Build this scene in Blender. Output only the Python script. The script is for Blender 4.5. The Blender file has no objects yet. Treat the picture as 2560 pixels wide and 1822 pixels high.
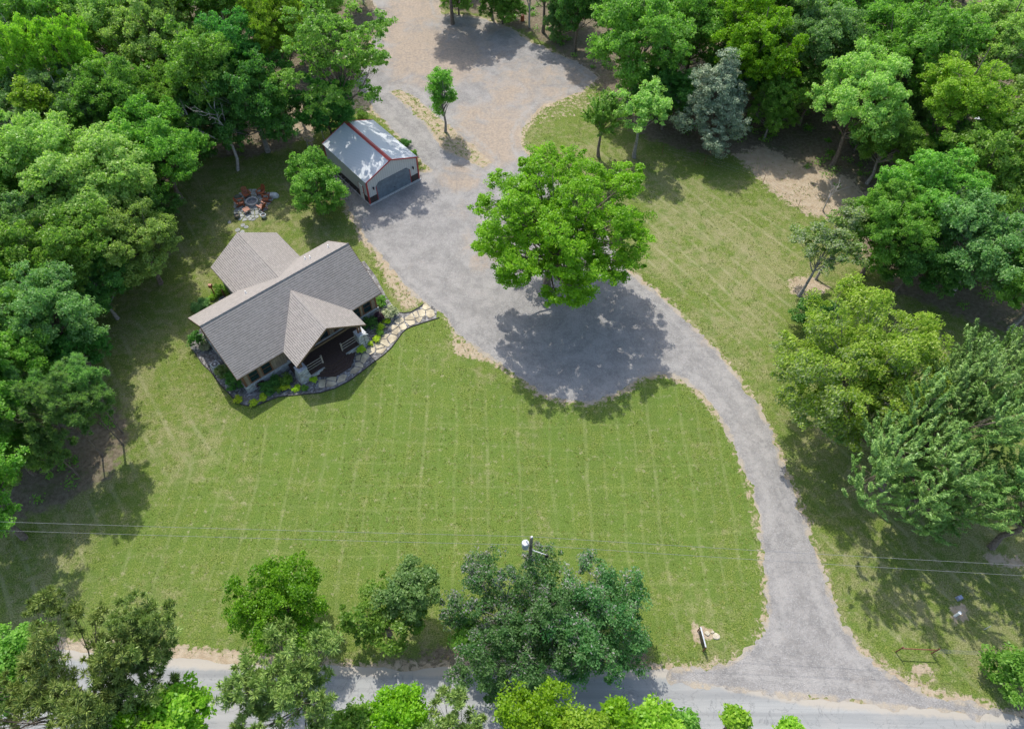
import bpy, bmesh, math, random
import numpy as np
from mathutils import Vector, Matrix
C = bpy.data.collections.new("place"); bpy.context.scene.collection.children.link(C)
sc = bpy.context.scene
R_ = math.radians

# ------------------------------------------------------------------ camera
CAM_H, PITCH, ROLL, FPX = 60.267, 54.144, 0.391, 1807.5
cam = bpy.data.cameras.new("camera"); cam.sensor_width = 36; cam.lens = FPX/2560*36; cam.clip_end = 3000
co = bpy.data.objects.new("camera", cam); sc.collection.objects.link(co); sc.camera = co
co.matrix_world = Matrix.Translation((0, 0, CAM_H)) @ Matrix.Rotation(R_(90-PITCH), 4, 'X') @ Matrix.Rotation(R_(ROLL), 4, 'Z')
sc.render.resolution_x, sc.render.resolution_y = 1024, 728

# ------------------------------------------------------------------ light
SUN_AZ, SUN_EL = 21.69, 54.7
w = bpy.data.worlds.new("World"); sc.world = w; w.use_nodes = True
nt = w.node_tree
sky = nt.nodes.new('ShaderNodeTexSky'); sky.sky_type = 'NISHITA'; sky.sun_disc = False
sky.sun_elevation = R_(SUN_EL); sky.sun_rotation = R_(-SUN_AZ); sky.dust_density = 2.0
bg = nt.nodes['Background']; bg.inputs[1].default_value = 0.15
nt.links.new(sky.outputs[0], bg.inputs[0])
sun = bpy.data.lights.new("sun", 'SUN'); sun.energy = 2.5; sun.angle = R_(0.6); sun.color = (1, .965, .9)
so = bpy.data.objects.new("sun", sun); sc.collection.objects.link(so)
el, az = R_(SUN_EL), R_(SUN_AZ)
so.rotation_euler = Vector((math.cos(el)*math.sin(az), -math.cos(el)*math.cos(az), -math.sin(el))).to_track_quat('-Z', 'Y').to_euler()
so.location = (-30, 80, 90)
sc.view_settings.view_transform = 'Standard'; sc.view_settings.look = 'None'
sc.view_settings.exposure = 0.97; sc.view_settings.gamma = 1
sc.render.engine = 'CYCLES'
sc.cycles.max_bounces = 8; sc.cycles.diffuse_bounces = 4; sc.cycles.transparent_max_bounces = 4

# ------------------------------------------------------------------ survey: a photo pixel (2560 wide) at height z -> a point of the place
_t, _r = R_(PITCH), R_(ROLL)
FW = np.array([0, math.cos(_t), -math.sin(_t)]); RT = np.array([1., 0, 0]); UP = np.cross(RT, FW)
def un(px, py, z=0.0):
    a, b = px-1280, py-911
    x = a*math.cos(_r)+b*math.sin(_r); y = -a*math.sin(_r)+b*math.cos(_r)
    v = FW*FPX+RT*x-UP*y; k = (z-CAM_H)/v[2]
    return np.array([0, 0, CAM_H])+v*k
D = 2560/2282.0
def ud(px, py, z=0.0): return un(px*D, py*D, z)
def poly(pts, f=un): return np.array([f(*p)[:2] for p in pts])

# ------------------------------------------------------------------ numpy noise
def _h(i, j, s):
    n = (i*374761393 + j*668265263 + s*974711) & 0xffffffff
    n = ((n ^ (n >> 13))*1274126177) & 0xffffffff
    return ((n ^ (n >> 16)) & 0xffff)/65535.0
def noise(x, y, s=0):
    x = np.asarray(x, float); y = np.asarray(y, float)
    i = np.floor(x).astype(np.int64); j = np.floor(y).astype(np.int64); u = x-i; v = y-j
    u = u*u*(3-2*u); v = v*v*(3-2*v)
    return (_h(i, j, s)*(1-u)+_h(i+1, j, s)*u)*(1-v)+(_h(i, j+1, s)*(1-u)+_h(i+1, j+1, s)*u)*v
def fbm(x, y, s=0, o=4):
    r = 0; a = .5
    for k in range(o): r = r+a*noise(x*2**k, y*2**k, s+k); a *= .5
    return r/(1-.5**o)*1.0
def sdf(P, X, Y):                       # positive inside
    ins = np.zeros(X.shape, bool); d = np.full(X.shape, 1e9)
    n = len(P)
    for k in range(n):
        ax, ay = P[k]; bx, by = P[(k+1) % n]
        ex, ey = bx-ax, by-ay
        t = np.clip(((X-ax)*ex+(Y-ay)*ey)/(ex*ex+ey*ey+1e-12), 0, 1)
        d = np.minimum(d, np.hypot(X-ax-t*ex, Y-ay-t*ey))
        c = ((ay > Y) != (by > Y)) & (X < (bx-ax)*(Y-ay)/(by-ay+1e-12)+ax)
        ins ^= c
    return np.where(ins, d, -d)
def smooth(P, it=2):
    for _ in range(it):
        Q = []
        for k in range(len(P)):
            a, b = P[k], P[(k+1) % len(P)]
            Q += [a*.75+b*.25, a*.25+b*.75]
        P = np.array(Q)
    return P

# ------------------------------------------------------------------ objects and tags
def link(o, parent=None):
    C.objects.link(o)
    if parent is not None: o.parent = parent
    return o
def tag(o, label=None, cat=None, group=None, kind=None):
    for k, v in (('label', label), ('category', cat), ('group', group), ('kind', kind)):
        if v: o[k] = v
    return o
def empty(name, loc=(0, 0, 0), rz=0, **k):
    o = bpy.data.objects.new(name, None); o.empty_display_size = .3
    link(o); o.location = loc; o.rotation_euler = (0, 0, rz)
    return tag(o, **k)
def np_mesh(name, V, F, mat=None, attrs=None, smooth_=False):
    """V (n,3); F (m,k) quads or triangles; attrs: name -> (domain, array)"""
    V = np.asarray(V, np.float32); F = np.asarray(F, np.int32)
    me = bpy.data.meshes.new(name)
    me.vertices.add(len(V)); me.vertices.foreach_set('co', V.ravel())
    k = F.shape[1]
    me.loops.add(F.size); me.loops.foreach_set('vertex_index', F.ravel())
    me.polygons.add(len(F)); me.polygons.foreach_set('loop_start', np.arange(0, F.size, k, dtype=np.int32))
    me.polygons.foreach_set('loop_total', np.full(len(F), k, np.int32))
    if attrs:
        for n_, (dom, arr) in attrs.items():
            arr = np.asarray(arr, np.float32)
            if arr.ndim == 2:
                a = me.attributes.new(n_, 'FLOAT_COLOR', dom); a.data.foreach_set('color', arr.ravel())
            else:
                a = me.attributes.new(n_, 'FLOAT', dom); a.data.foreach_set('value', arr)
    me.update(calc_edges=True)
    if smooth_: me.polygons.foreach_set('use_smooth', np.ones(len(F), bool))
    if mat: me.materials.append(mat)
    return me
class MB:                                # collects shapes into ONE mesh
    def __init__(s): s.v = []; s.f = []; s.m = []; s.uv = []
    def face(s, pts, uv=None, m=0):
        b = len(s.v); s.v += [tuple(p) for p in pts]; s.f.append(tuple(range(b, b+len(pts)))); s.m.append(m); s.uv.append(uv)
    def box(s, a, b, m=0, M=None):
        x0, y0, z0 = a; x1, y1, z1 = b
        c = [(x0, y0, z0), (x1, y0, z0), (x1, y1, z0), (x0, y1, z0), (x0, y0, z1), (x1, y0, z1), (x1, y1, z1), (x0, y1, z1)]
        if M is not None: c = [tuple(M @ Vector(p)) for p in c]
        k = len(s.v); s.v += c
        for f in ((0, 3, 2, 1), (4, 5, 6, 7), (0, 1, 5, 4), (1, 2, 6, 5), (2, 3, 7, 6), (3, 0, 4, 7)):
            s.f.append(tuple(k+i for i in f)); s.m.append(m); s.uv.append(None)
    def bar(s, a, b, wd=.1, h=None, m=0):     # box beam from a to b
        a = Vector(a); b = Vector(b); h = h or wd; d = b-a; L = d.length
        q = d.to_track_quat('Z', 'Y').to_matrix().to_4x4()
        s.box((-wd/2, -h/2, 0), (wd/2, h/2, L), m, Matrix.Translation(a) @ q)
    def tube(s, P, r, n=6, m=0, caps=True):
        P = [Vector(p) for p in P]
        if not hasattr(r, '__len__'): r = [r]*len(P)
        k = len(s.v)
        for i, p in enumerate(P):
            d = (P[min(i+1, len(P)-1)]-P[max(i-1, 0)]).normalized()
            q = d.to_track_quat('Z', 'Y').to_matrix()
            for j in range(n):
                a = 2*math.pi*j/n; s.v.append(tuple(p+q @ Vector((math.cos(a)*r[i], math.sin(a)*r[i], 0))))
        for i in range(len(P)-1):
            for j in range(n):
                a = k+i*n+j; b = k+i*n+(j+1) % n
                s.f.append((a, b, b+n, a+n)); s.m.append(m); s.uv.append(None)
        if caps:
            s.f.append(tuple(k+j for j in reversed(range(n)))); s.m.append(m); s.uv.append(None)
            s.f.append(tuple(k+(len(P)-1)*n+j for j in range(n))); s.m.append(m); s.uv.append(None)
    def prism(s, P, z0, z1, m=0, top=None):     # polygon P (ccw, xy) between heights
        T = top if top is not None else P
        n = len(P); k = len(s.v)
        s.v += [(p[0], p[1], z0) for p in P]+[(p[0], p[1], z1) for p in T]
        s.f.append(tuple(k+i for i in reversed(range(n)))); s.f.append(tuple(k+n+i for i in range(n)))
        s.m += [m, m]; s.uv += [None, None]
        for i in range(n):
            j = (i+1) % n; s.f.append((k+i, k+j, k+n+j, k+n+i)); s.m.append(m); s.uv.append(None)
    def build(s, name, mats, parent=None, smooth_=False, bevel=0):
        me = bpy.data.meshes.new(name); me.from_pydata(s.v, [], s.f)
        for m in (mats if isinstance(mats, (list, tuple)) else [mats]): me.materials.append(m)
        me.polygons.foreach_set('material_index', s.m)
        if any(u for u in s.uv):
            l = me.uv_layers.new(name='UVMap'); i = 0
            for u, f in zip(s.uv, s.f):
                for j in range(len(f)):
                    l.data[i].uv = u[j] if u else (0, 0)
                    i += 1
        if smooth_: me.polygons.foreach_set('use_smooth', [True]*len(s.f))
        me.update()
        o = bpy.data.objects.new(name, me); link(o, parent)
        if bevel:
            b = o.modifiers.new('bevel', 'BEVEL'); b.width = bevel; b.segments = 2; b.limit_method = 'ANGLE'
        return o

# ------------------------------------------------------------------ materials
class NT:
    def __init__(s, name, rough=.8, spec=.3):
        s.mat = bpy.data.materials.new(name); s.mat.use_nodes = True
        s.t = s.mat.node_tree; s.b = s.t.nodes['Principled BSDF']
        s.b.inputs['Roughness'].default_value = rough; s.b.inputs['Specular IOR Level'].default_value = spec
        s.geo = s.t.nodes.new('ShaderNodeNewGeometry')
        s.tc = s.t.nodes.new('ShaderNodeTexCoord')
    def n(s, ty, **k):
        o = s.t.nodes.new(ty)
        for a, b in k.items(): setattr(o, a, b)
        return o
    def l(s, a, b): s.t.links.new(a, b)
    def pos(s): return s.geo.outputs['Position']
    def obj(s): return s.tc.outputs['Object']
    def noise(s, scale, detail=3, rough=.55, vec=None, dist=0):
        o = s.n('ShaderNodeTexNoise'); o.inputs['Scale'].default_value = scale; o.inputs['Detail'].default_value = detail
        o.inputs['Roughness'].default_value = rough; o.inputs['Distortion'].default_value = dist
        s.l(vec if vec is not None else s.pos(), o.inputs['Vector']); return o.outputs['Fac']
    def ramp(s, fac, lo, hi, a=0., b=1.):
        o = s.n('ShaderNodeMapRange'); o.interpolation_type = 'SMOOTHSTEP'
        for i, v in zip((1, 2, 3, 4), (lo, hi, a, b)): o.inputs[i].default_value = v
        s.l(fac, o.inputs[0]); return o.outputs[0]
    def math(s, op, a, b=0., c=None):
        o = s.n('ShaderNodeMath', operation=op)
        for i, v in enumerate((a, b) if c is None else (a, b, c)):
            if isinstance(v, (int, float)): o.inputs[i].default_value = v
            else: s.l(v, o.inputs[i])
        return o.outputs[0]
    def mix(s, fac, a, b, mode='MIX'):
        o = s.n('ShaderNodeMix', data_type='RGBA', blend_type=mode)
        for i, v in ((0, fac), (6, a), (7, b)):
            if isinstance(v, (int, float)): o.inputs[i].default_value = v
            elif isinstance(v, tuple): o.inputs[i].default_value = (*v, 1)
            else: s.l(v, o.inputs[i])
        return o.outputs[2]
    def attr(s, name, what='Fac'):
        o = s.n('ShaderNodeAttribute'); o.attribute_name = name; return o.outputs[what]
    def map(s, vec, scale, rot=(0, 0, 0), loc=(0, 0, 0)):
        o = s.n('ShaderNodeMapping'); o.inputs['Scale'].default_value = scale; o.inputs['Rotation'].default_value = rot
        o.inputs['Location'].default_value = loc
        s.l(vec, o.inputs['Vector']); return o.outputs[0]
    def col(s, c): s.l(c, s.b.inputs['Base Color']) if not isinstance(c, tuple) else setattr(s.b.inputs['Base Color'], 'default_value', (*c, 1)); return s
    def bump(s, h, strength=.5, dist=.05):
        o = s.n('ShaderNodeBump'); o.inputs['Strength'].default_value = strength; o.inputs['Distance'].default_value = dist
        s.l(h, o.inputs['Height']); s.l(o.outputs[0], s.b.inputs['Normal']); return s

def simple(name, c, rough=.6, var=.25, scale=6., metal=0, spec=.4, c2=None):
    m = NT(name, rough, spec)
    f = m.noise(scale, 4, .6, m.obj())
    m.col(m.mix(m.ramp(f, .3, .7), tuple(x*(1-var) for x in c), c2 or tuple(min(1, x*(1+var)) for x in c)))
    m.b.inputs['Metallic'].default_value = metal
    return m.mat

def grass_cols(m):
    """lawn colour from noises; shared by the ground sheet"""
    g1 = m.noise(9.0, 4, .65); g2 = m.noise(1.3, 4, .6); g3 = m.noise(.22, 3, .5); g4 = m.noise(28.0, 2, .6)
    return g1, g2, g3, g4

def mat_ground():
    m = NT('ground', .95, .12)
    g1, g2, g3, g4 = grass_cols(m)
    A = m.attr('zones', 'Color'); sp = m.n('ShaderNodeSeparateColor'); m.l(A, sp.inputs[0])
    lush, dry, dirt = sp.outputs; sand = m.attr('sand')
    tuft = m.noise(4.2, 5, .7, dist=.4)
    gr = m.mix(m.ramp(g1, .38, .62), (.072, .122, .016), (.195, .240, .052))
    gd = m.mix(m.ramp(g1, .38, .62), (.135, .150, .045), (.290, .285, .125))
    k = m.math('ADD', m.math('MULTIPLY', dry, .95), m.math('MULTIPLY', m.math('SUBTRACT', g2, .5), 3.2))
    k = m.math('ADD', k, m.math('MULTIPLY', m.math('SUBTRACT', g3, .5), 3.0))
    k = m.math('SUBTRACT', k, m.math('MULTIPLY', lush, .25))
    c = m.mix(m.ramp(k, -.1, .95), gr, gd)
    # richer green drifts
    gn = m.mix(m.ramp(g1, .3, .7), (.075, .125, .018), (.150, .215, .045))
    k2 = m.math('ADD', m.noise(.55, 4, .6), m.math('MULTIPLY', lush, .10))
    c = m.mix(m.ramp(k2, .48, .68, 0, .8), c, gn)
    # mower lines: thin paler wheel marks running up the slope, fainter ones across
    ps = m.n('ShaderNodeSeparateXYZ'); m.l(m.pos(), ps.inputs[0])
    wob = m.math('MULTIPLY', m.math('SUBTRACT', m.noise(.045, 2), .5), 3.)
    def lines(co_, per, wd, amt, sc_):
        f = m.math('FRACT', m.math('DIVIDE', m.math('ADD', co_, wob), per))
        d = m.math('ABSOLUTE', m.math('SUBTRACT', f, .5))
        ln = m.ramp(d, wd*.2, wd, 1, 0)
        br = m.ramp(m.noise(sc_, 4, .7, m.map(m.pos(), (.45, .45, 1))), .30, .66)
        return m.math('MULTIPLY', m.math('MULTIPLY', ln, br), amt)
    xs = m.math('ADD', ps.outputs[0], m.math('MULTIPLY', ps.outputs[1], .02))
    on = m.ramp(lush, .2, .7)
    L1 = m.math('MULTIPLY', m.math('MAXIMUM', lines(xs, 3.1, .08, .26, .9), lines(m.math('ADD', xs, .8), 1.55, .12, .17, .7)), on)
    L2 = m.math('MULTIPLY', lines(ps.outputs[1], 2.2, .10, .16, .5), on)
    c = m.mix(L1, c, (.36, .36, .17)); c = m.mix(L2, c, (.33, .34, .14))
    f5 = m.math('FRACT', m.math('DIVIDE', m.math('ADD', xs, wob), 5.4))
    band = m.math('MULTIPLY', m.ramp(m.math('ABSOLUTE', m.math('SUBTRACT', f5, .5)), .2, .3), m.ramp(lush, .2, .8, 0, .22))
    c = m.mix(band, c, (.12, .20, .03))
    # diagonal mower lines on the dry side lawn
    dg = m.math('ADD', m.math('MULTIPLY', ps.outputs[0], .80), m.math('MULTIPLY', ps.outputs[1], .60))
    on2 = m.math('MULTIPLY', m.ramp(dry, .3, .6), m.ramp(dirt, .5, .1))
    c = m.mix(m.math('MULTIPLY', lines(dg, 2.1, .14, .34, .7), on2), c, (.40, .37, .22))
    # dead straw flecks
    c = m.mix(m.ramp(m.noise(1.6, 6, .78), .54, .70, 0, .7), c, (.36, .32, .19))
    # worn, straw coloured patches where the lawn dries out
    wp = m.math('ADD', m.math('MULTIPLY', dry, .5), m.noise(.35, 6, .7, dist=.6))
    c = m.mix(m.ramp(wp, .80, 1.0, 0, .6), c, (.29, .26, .14))
    # leaf litter
    dcol = m.mix(m.ramp(m.noise(2.5, 5, .7), .3, .7), (.135, .108, .070), (.280, .235, .165))
    dcol = m.mix(m.ramp(g4, .45, .6, 0, .6), dcol, (.10, .075, .05))
    dcol = m.mix(m.ramp(m.noise(.7, 4, .7), .5, .7, 0, .55), dcol, (.09, .13, .03))
    kd = m.math('ADD', dirt, m.math('MULTIPLY', m.math('SUBTRACT', m.noise(.9, 5, .65), .5), 1.3))
    c = m.mix(m.ramp(kd, .38, .68), c, dcol)
    # bare sand
    scol = m.mix(m.ramp(m.noise(1.4, 5, .7), .3, .7), (.36, .275, .18), (.48, .395, .285))
    scol = m.mix(m.ramp(g4, .5, .68, 0, .4), scol, (.24, .20, .13))
    ks = m.math('ADD', sand, m.math('MULTIPLY', m.math('SUBTRACT', m.noise(1.7, 6, .72, dist=.6), .5), 1.5))
    c = m.mix(m.ramp(ks, .45, .62), c, scol)
    # grain
    c = m.mix(.75, c, m.mix(m.ramp(g4, .3, .7), (.62, .62, .62), (1.0, 1.0, 1.0)), 'MULTIPLY')
    c = m.mix(m.ramp(tuft, .58, .74, 0, .22), c, (.07, .10, .02))
    m.col(c)
    h = m.math('ADD', m.math('MULTIPLY', g1, .6), m.math('MULTIPLY', tuft, .7))
    m.bump(h, .8, .14)
    return m.mat

def spots(m, items):
    """soft-edged patches of another soil, each (x, y, rx, ry, weight)"""
    tot = None
    for (x, y, rx, ry, wt) in items:
        v = m.map(m.pos(), (1/rx, 1/ry, 0), loc=(-x/rx, -y/ry, 0))
        L = m.n('ShaderNodeVectorMath', operation='LENGTH'); m.l(v, L.inputs[0])
        f = m.ramp(L.outputs['Value'], .2, 1.0, wt, 0)
        tot = f if tot is None else m.math('MAXIMUM', tot, f)
    return tot

def mat_gravel(name='gravel', base=((.185, .174, .160), (.272, .255, .234)), sp=None, tan=(.320, .255, .190), edge=True, vs=13, va=.45):
    m = NT(name, .95, .15)
    v = m.n('ShaderNodeTexVoronoi'); v.inputs['Scale'].default_value = vs; m.l(m.pos(), v.inputs['Vector'])
    sv = m.n('ShaderNodeSeparateColor'); m.l(v.outputs['Color'], sv.inputs[0])
    n1 = m.noise(14, 4, .7); n2 = m.noise(.5, 4, .6); n3 = m.noise(2.2, 4, .65)
    c = m.mix(m.ramp(n2, .35, .65), base[0], base[1])
    c = m.mix(m.ramp(n3, .35, .7, 0, .3), c, tuple(x*1.2 for x in base[1]))
    c = m.mix(m.ramp(sv.outputs[0], .0, 1.0, 0, va), c, m.mix(sv.outputs[1], (.12, .118, .118), (.38, .37, .355)))
    c = m.mix(m.ramp(n1, .62, .78, 0, .45), c, (.45, .44, .42))
    c = m.mix(m.ramp(n1, .22, .40, .35, 0), c, (.10, .10, .10))
    if sp:
        k = m.math('ADD', spots(m, sp), m.math('MULTIPLY', m.math('SUBTRACT', m.noise(.35, 6, .70, dist=.8), .5), 2.2))
        tc = m.mix(m.ramp(m.noise(3, 4, .7), .3, .7), tuple(x*.8 for x in tan), tuple(x*1.15 for x in tan))
        stk = m.noise(1.1, 6, .75, m.map(m.pos(), (1, .35, 1), rot=(0, 0, .5)), dist=1.0)
        tc = m.mix(m.ramp(stk, .50, .66, 0, .5), tc, (.22, .19, .16))
        tc = m.mix(m.ramp(stk, .30, .42, .45, 0), tc, (.42, .355, .275))
        tc = m.mix(m.ramp(m.noise(7, 4, .8, dist=1.0), .60, .68, 0, .7), tc, (.13, .10, .075))
        c = m.mix(m.ramp(k, .2, 1.0, 0, .85), c, tc)
    if edge:       # soil mixing in at the ragged margin
        e = m.attr('edge')
        k = m.math('ADD', m.ramp(e, 0, 1.0, .8, -.2), m.math('MULTIPLY', m.math('SUBTRACT', m.noise(.6, 6, .75), .5), 2.2))
        c = m.mix(m.ramp(k, .5, .95, 0, .7), c, (.36, .30, .215))
    if edge:       # compacted wheel lanes, paler and finer
        ln = m.ramp(m.math('ABSOLUTE', m.math('SUBTRACT', e, 1.2)), .12, .5, .62, 0)
        c = m.mix(m.math('MULTIPLY', ln, m.ramp(n3, .35, .6)), c, (.30, .285, .262))
        cr_ = m.math('ABSOLUTE', m.math('SUBTRACT', m.noise(.22, 3, .5, dist=1.2), .5))
        c = m.mix(m.ramp(cr_, .0, .035, .22, 0), c, (.14, .135, .13))
    m.col(c); m.bump(m.math('ADD', v.outputs['Distance'], n1), .5, .06)
    return m.mat

def mat_road():
    m = NT('road', .9, .2)
    st = m.noise(1.0, 5, .6, m.map(m.pos(), (.045, 1.1, 1), rot=(0, 0, .09)))
    n1 = m.noise(16, 3, .7); n2 = m.noise(.4, 4, .6)
    c = m.mix(m.ramp(st, .35, .65), (.245, .25, .238), (.33, .33, .31))
    c = m.mix(m.ramp(n2, .45, .7, 0, .5), c, (.34, .325, .295))
    c = m.mix(m.ramp(n1, .3, .7, .35, 0), c, (.17, .17, .17))
    st2 = m.noise(.6, 4, .6, m.map(m.pos(), (.02, 1.6, 1), rot=(0, 0, .09), loc=(3, 0, 0)))
    c = m.mix(m.ramp(st2, .48, .62, 0, .55), c, (.19, .19, .185))
    ck = m.math('ABSOLUTE', m.math('SUBTRACT', m.noise(.35, 5, .6, dist=1.5), .5))
    c = m.mix(m.ramp(ck, .0, .012, .5, 0), c, (.12, .12, .12))
    c = m.mix(m.ramp(m.noise(5, 6, .8), .56, .66, 0, .35), c, (.36, .335, .28))
    e = m.attr('edge')
    k = m.math('ADD', m.ramp(e, 0, 1.3, 1, 0), m.math('MULTIPLY', m.math('SUBTRACT', m.noise(1.2, 5, .7), .5), .9))
    c = m.mix(m.ramp(k, .35, .85, 0, .75), c, (.37, .325, .26))
    m.col(c); m.bump(n1, .3, .02)
    return m.mat

def mat_shingle():
    m = NT('shingles', .93, .15)
    uv = m.n('ShaderNodeUVMap'); uv.uv_map = 'UVMap'
    b = m.n('ShaderNodeTexBrick'); m.l(uv.outputs[0], b.inputs['Vector'])
    b.offset = .5; b.inputs['Scale'].default_value = 1; b.inputs['Brick Width'].default_value = .36; b.inputs['Row Height'].default_value = .225
    b.inputs['Mortar Size'].default_value = .03; b.inputs['Bias'].default_value = -.1
    b.inputs['Color1'].default_value = (.13, .12, .108, 1); b.inputs['Color2'].default_value = (.36, .33, .30, 1); b.inputs['Mortar'].default_value = (.10, .092, .085, 1)
    sx = m.n('ShaderNodeSeparateXYZ'); m.l(uv.outputs[0], sx.inputs[0])
    # the butt edge of each course stands proud and reads as a darker line
    fr = m.math('FRACT', m.math('DIVIDE', sx.outputs[1], .225))
    sc_ = m.n('ShaderNodeSeparateColor'); m.l(b.outputs['Color'], sc_.inputs[0])
    dash = m.math('MULTIPLY', m.ramp(fr, .25, .5, 1, 0), m.ramp(sc_.outputs[0], .20, .30, 1, .12))
    c = m.mix(m.ramp(m.noise(3., 3, .6), .3, .7), (.312, .280, .248), (.372, .335, .296))
    c = m.mix(m.math('MULTIPLY', dash, .75), c, (.10, .092, .085))
    c = m.mix(m.ramp(m.noise(.35, 3, .6), .3, .75, 0, .25), c, (.35, .32, .29))
    c = m.mix(m.ramp(m.noise(12, 3, .7), .35, .7, 0, .35), c, (.24, .22, .2))
    m.col(c)
    m.bump(m.math('ADD', fr, m.math('MULTIPLY', b.outputs['Fac'], -1.0)), 1.0, .035)
    return m.mat

def mat_boards(name, c1, c2, per=.3, ribs=False, rough=.7):
    m = NT(name, rough, .3)
    uv = m.obj(); s = m.n('ShaderNodeSeparateXYZ'); m.l(uv, s.inputs[0])
    co_ = m.math('ADD', s.outputs[0], s.outputs[1])
    f = m.math('ABSOLUTE', m.math('SUBTRACT', m.math('FRACT', m.math('DIVIDE', co_, per)), .5))
    n = m.noise(3., 4, .6, m.map(uv, (3, 3, .35)))
    c = m.mix(m.ramp(n, .3, .7), c1, c2)
    line = m.ramp(f, .38, .47)
    c = m.mix(m.math('MULTIPLY', line, .45), c, tuple(x*.45 for x in c1))
    m.col(c); m.bump(line, -.6, .03)
    return m.mat

def mat_stone(name='stone_veneer'):
    m = NT(name, .9, .2)
    b = m.n('ShaderNodeTexVoronoi'); b.inputs['Scale'].default_value = 1; m.l(m.map(m.obj(), (2.6, 2.6, 9)), b.inputs['Vector'])
    s = m.n('ShaderNodeSeparateColor'); m.l(b.outputs['Color'], s.inputs[0])
    c = m.mix(s.outputs[0], (.30, .31, .30), (.56, .56, .53))
    c = m.mix(m.ramp(s.outputs[1], .7, .9, 0, .6), c, (.40, .33, .25))
    c = m.mix(m.ramp(b.outputs['Distance'], .45, .75, 0, .5), c, (.13, .13, .125))
    m.col(c); m.bump(b.outputs['Distance'], -.7, .05)
    return m.mat

def leafmat(name, dark, light, pale=None, trans=.52, rough=.42, spec=.32, pth=.86):
    m = NT(name, rough, spec)
    dark = (dark[0]*1.9, dark[1]*1.6, dark[2]*1.7); light = (light[0]*1.75, light[1]*1.42, light[2]*1.5)
    t = m.attr('tint'); oi = m.n('ShaderNodeObjectInfo')
    c = m.mix(m.ramp(t, 0, 1), dark, light)
    if pale: c = m.mix(m.ramp(t, pth, pth+.03), c, pale)
    hs = m.n('ShaderNodeHueSaturation'); m.l(c, hs.inputs['Color'])
    m.l(m.math('ADD', m.math('MULTIPLY', oi.outputs['Random'], .024), .488), hs.inputs['Hue'])
    m.l(m.math('ADD', m.math('MULTIPLY', oi.outputs['Random'], .30), .85), hs.inputs['Value'])
    c = hs.outputs[0]; m.col(c)
    tr = m.n('ShaderNodeBsdfTranslucent'); m.l(m.mix(1., c, (1.02, 1.25, .60), 'MULTIPLY'), tr.inputs['Color'])
    mx = m.n('ShaderNodeMixShader'); mx.inputs[0].default_value = trans
    m.l(m.b.outputs[0], mx.inputs[1]); m.l(tr.outputs[0], mx.inputs[2])
    m.l(mx.outputs[0], m.t.nodes['Material Output'].inputs['Surface'])
    return m.mat

M = {}
M['ground'] = mat_ground()
M['road'] = mat_road()
M['shingle'] = mat_shingle()
M['stone'] = mat_stone()
M['siding'] = mat_boards('wood_siding', (.20, .15, .105), (.33, .26, .19), .28)
M['trim'] = simple('stained_trim', (.17, .075, .04), .6)
M['fascia'] = simple('fascia_wood', (.13, .085, .055), .6)
M['glass'] = simple('window_glass', (.02, .035, .04), .12, .3, 2., spec=.6)
M['deck'] = mat_boards('deck_boards', (.055, .035, .028), (.085, .055, .042), .16)
M['rail'] = simple('rail_wood', (.36, .31, .25), .6)
M['metalroof'] = mat_boards('ribbed_roof', (.46, .475, .475), (.52, .53, .53), .305, rough=.38)
M['metalwall'] = mat_boards('ribbed_wall', (.48, .48, .455), (.53, .53, .505), .305, rough=.45)
M['red'] = simple('red_trim', (.36, .045, .04), .45, .2)
M['charcoal'] = mat_boards('charcoal_wainscot', (.045, .035, .035), (.07, .055, .05), .305)
M['gdoor'] = simple('door_slate', (.145, .18, .21), .5, .18, 2.)
M['concrete'] = simple('concrete', (.42, .41, .38), .9)
M['white'] = simple('white_paint', (.75, .75, .72), .4, .08)
M['pvc'] = simple('pvc_pipe', (.75, .75, .72), .4, .08)
M['black'] = simple('black_iron', (.02, .02, .022), .5)
M['rust'] = simple('rusty_pipe', (.16, .06, .035), .8, .4, 12.)
M['galv'] = simple('galvanised', (.50, .52, .54), .4, .15, 6.)
M['bark'] = simple('bark', (.16, .125, .095), .95, .4, 5.)
M['bark_grey'] = simple('bark_grey', (.26, .235, .205), .95, .35, 5.)
M['deadwood'] = simple('dead_wood', (.40, .36, .33), .95, .25, 5.)
M['pole'] = simple('pole_wood', (.20, .165, .13), .9, .3, 4.)
M['redwood'] = simple('stained_redwood', (.24, .070, .028), .5, .3, 9.)
M['slab'] = simple('flagstone_tan', (.36, .30, .20), .85, .25, 1.1, c2=(.52, .45, .31))
M['slabgrey'] = simple('flagstone_grey', (.26, .265, .25), .85, .3, 1.6)
M['pitstone'] = simple('pit_block', (.30, .30, .30), .9, .3, 5.)
M['ash'] = simple('ash', (.20, .19, .19), 1., .4, 8.)
M['boulder'] = simple('boulder', (.42, .45, .45), .9, .3, 3.)
M['darkstone'] = simple('mossy_stone', (.10, .105, .08), .95, .4, 4.)
M['rope'] = simple('edging', (.035, .032, .03), .7)
M['bedrock'] = mat_gravel('bed_gravel', ((.065, .06, .055), (.125, .115, .105)), edge=False, vs=5.5, va=.9)
M['wire'] = simple('wire', (.20, .20, .20), .4, .1)
M['blueplastic'] = simple('blue_plastic', (.20, .22, .27), .4)
M['teal'] = simple('faded_teal', (.10, .42, .42), .5)
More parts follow.
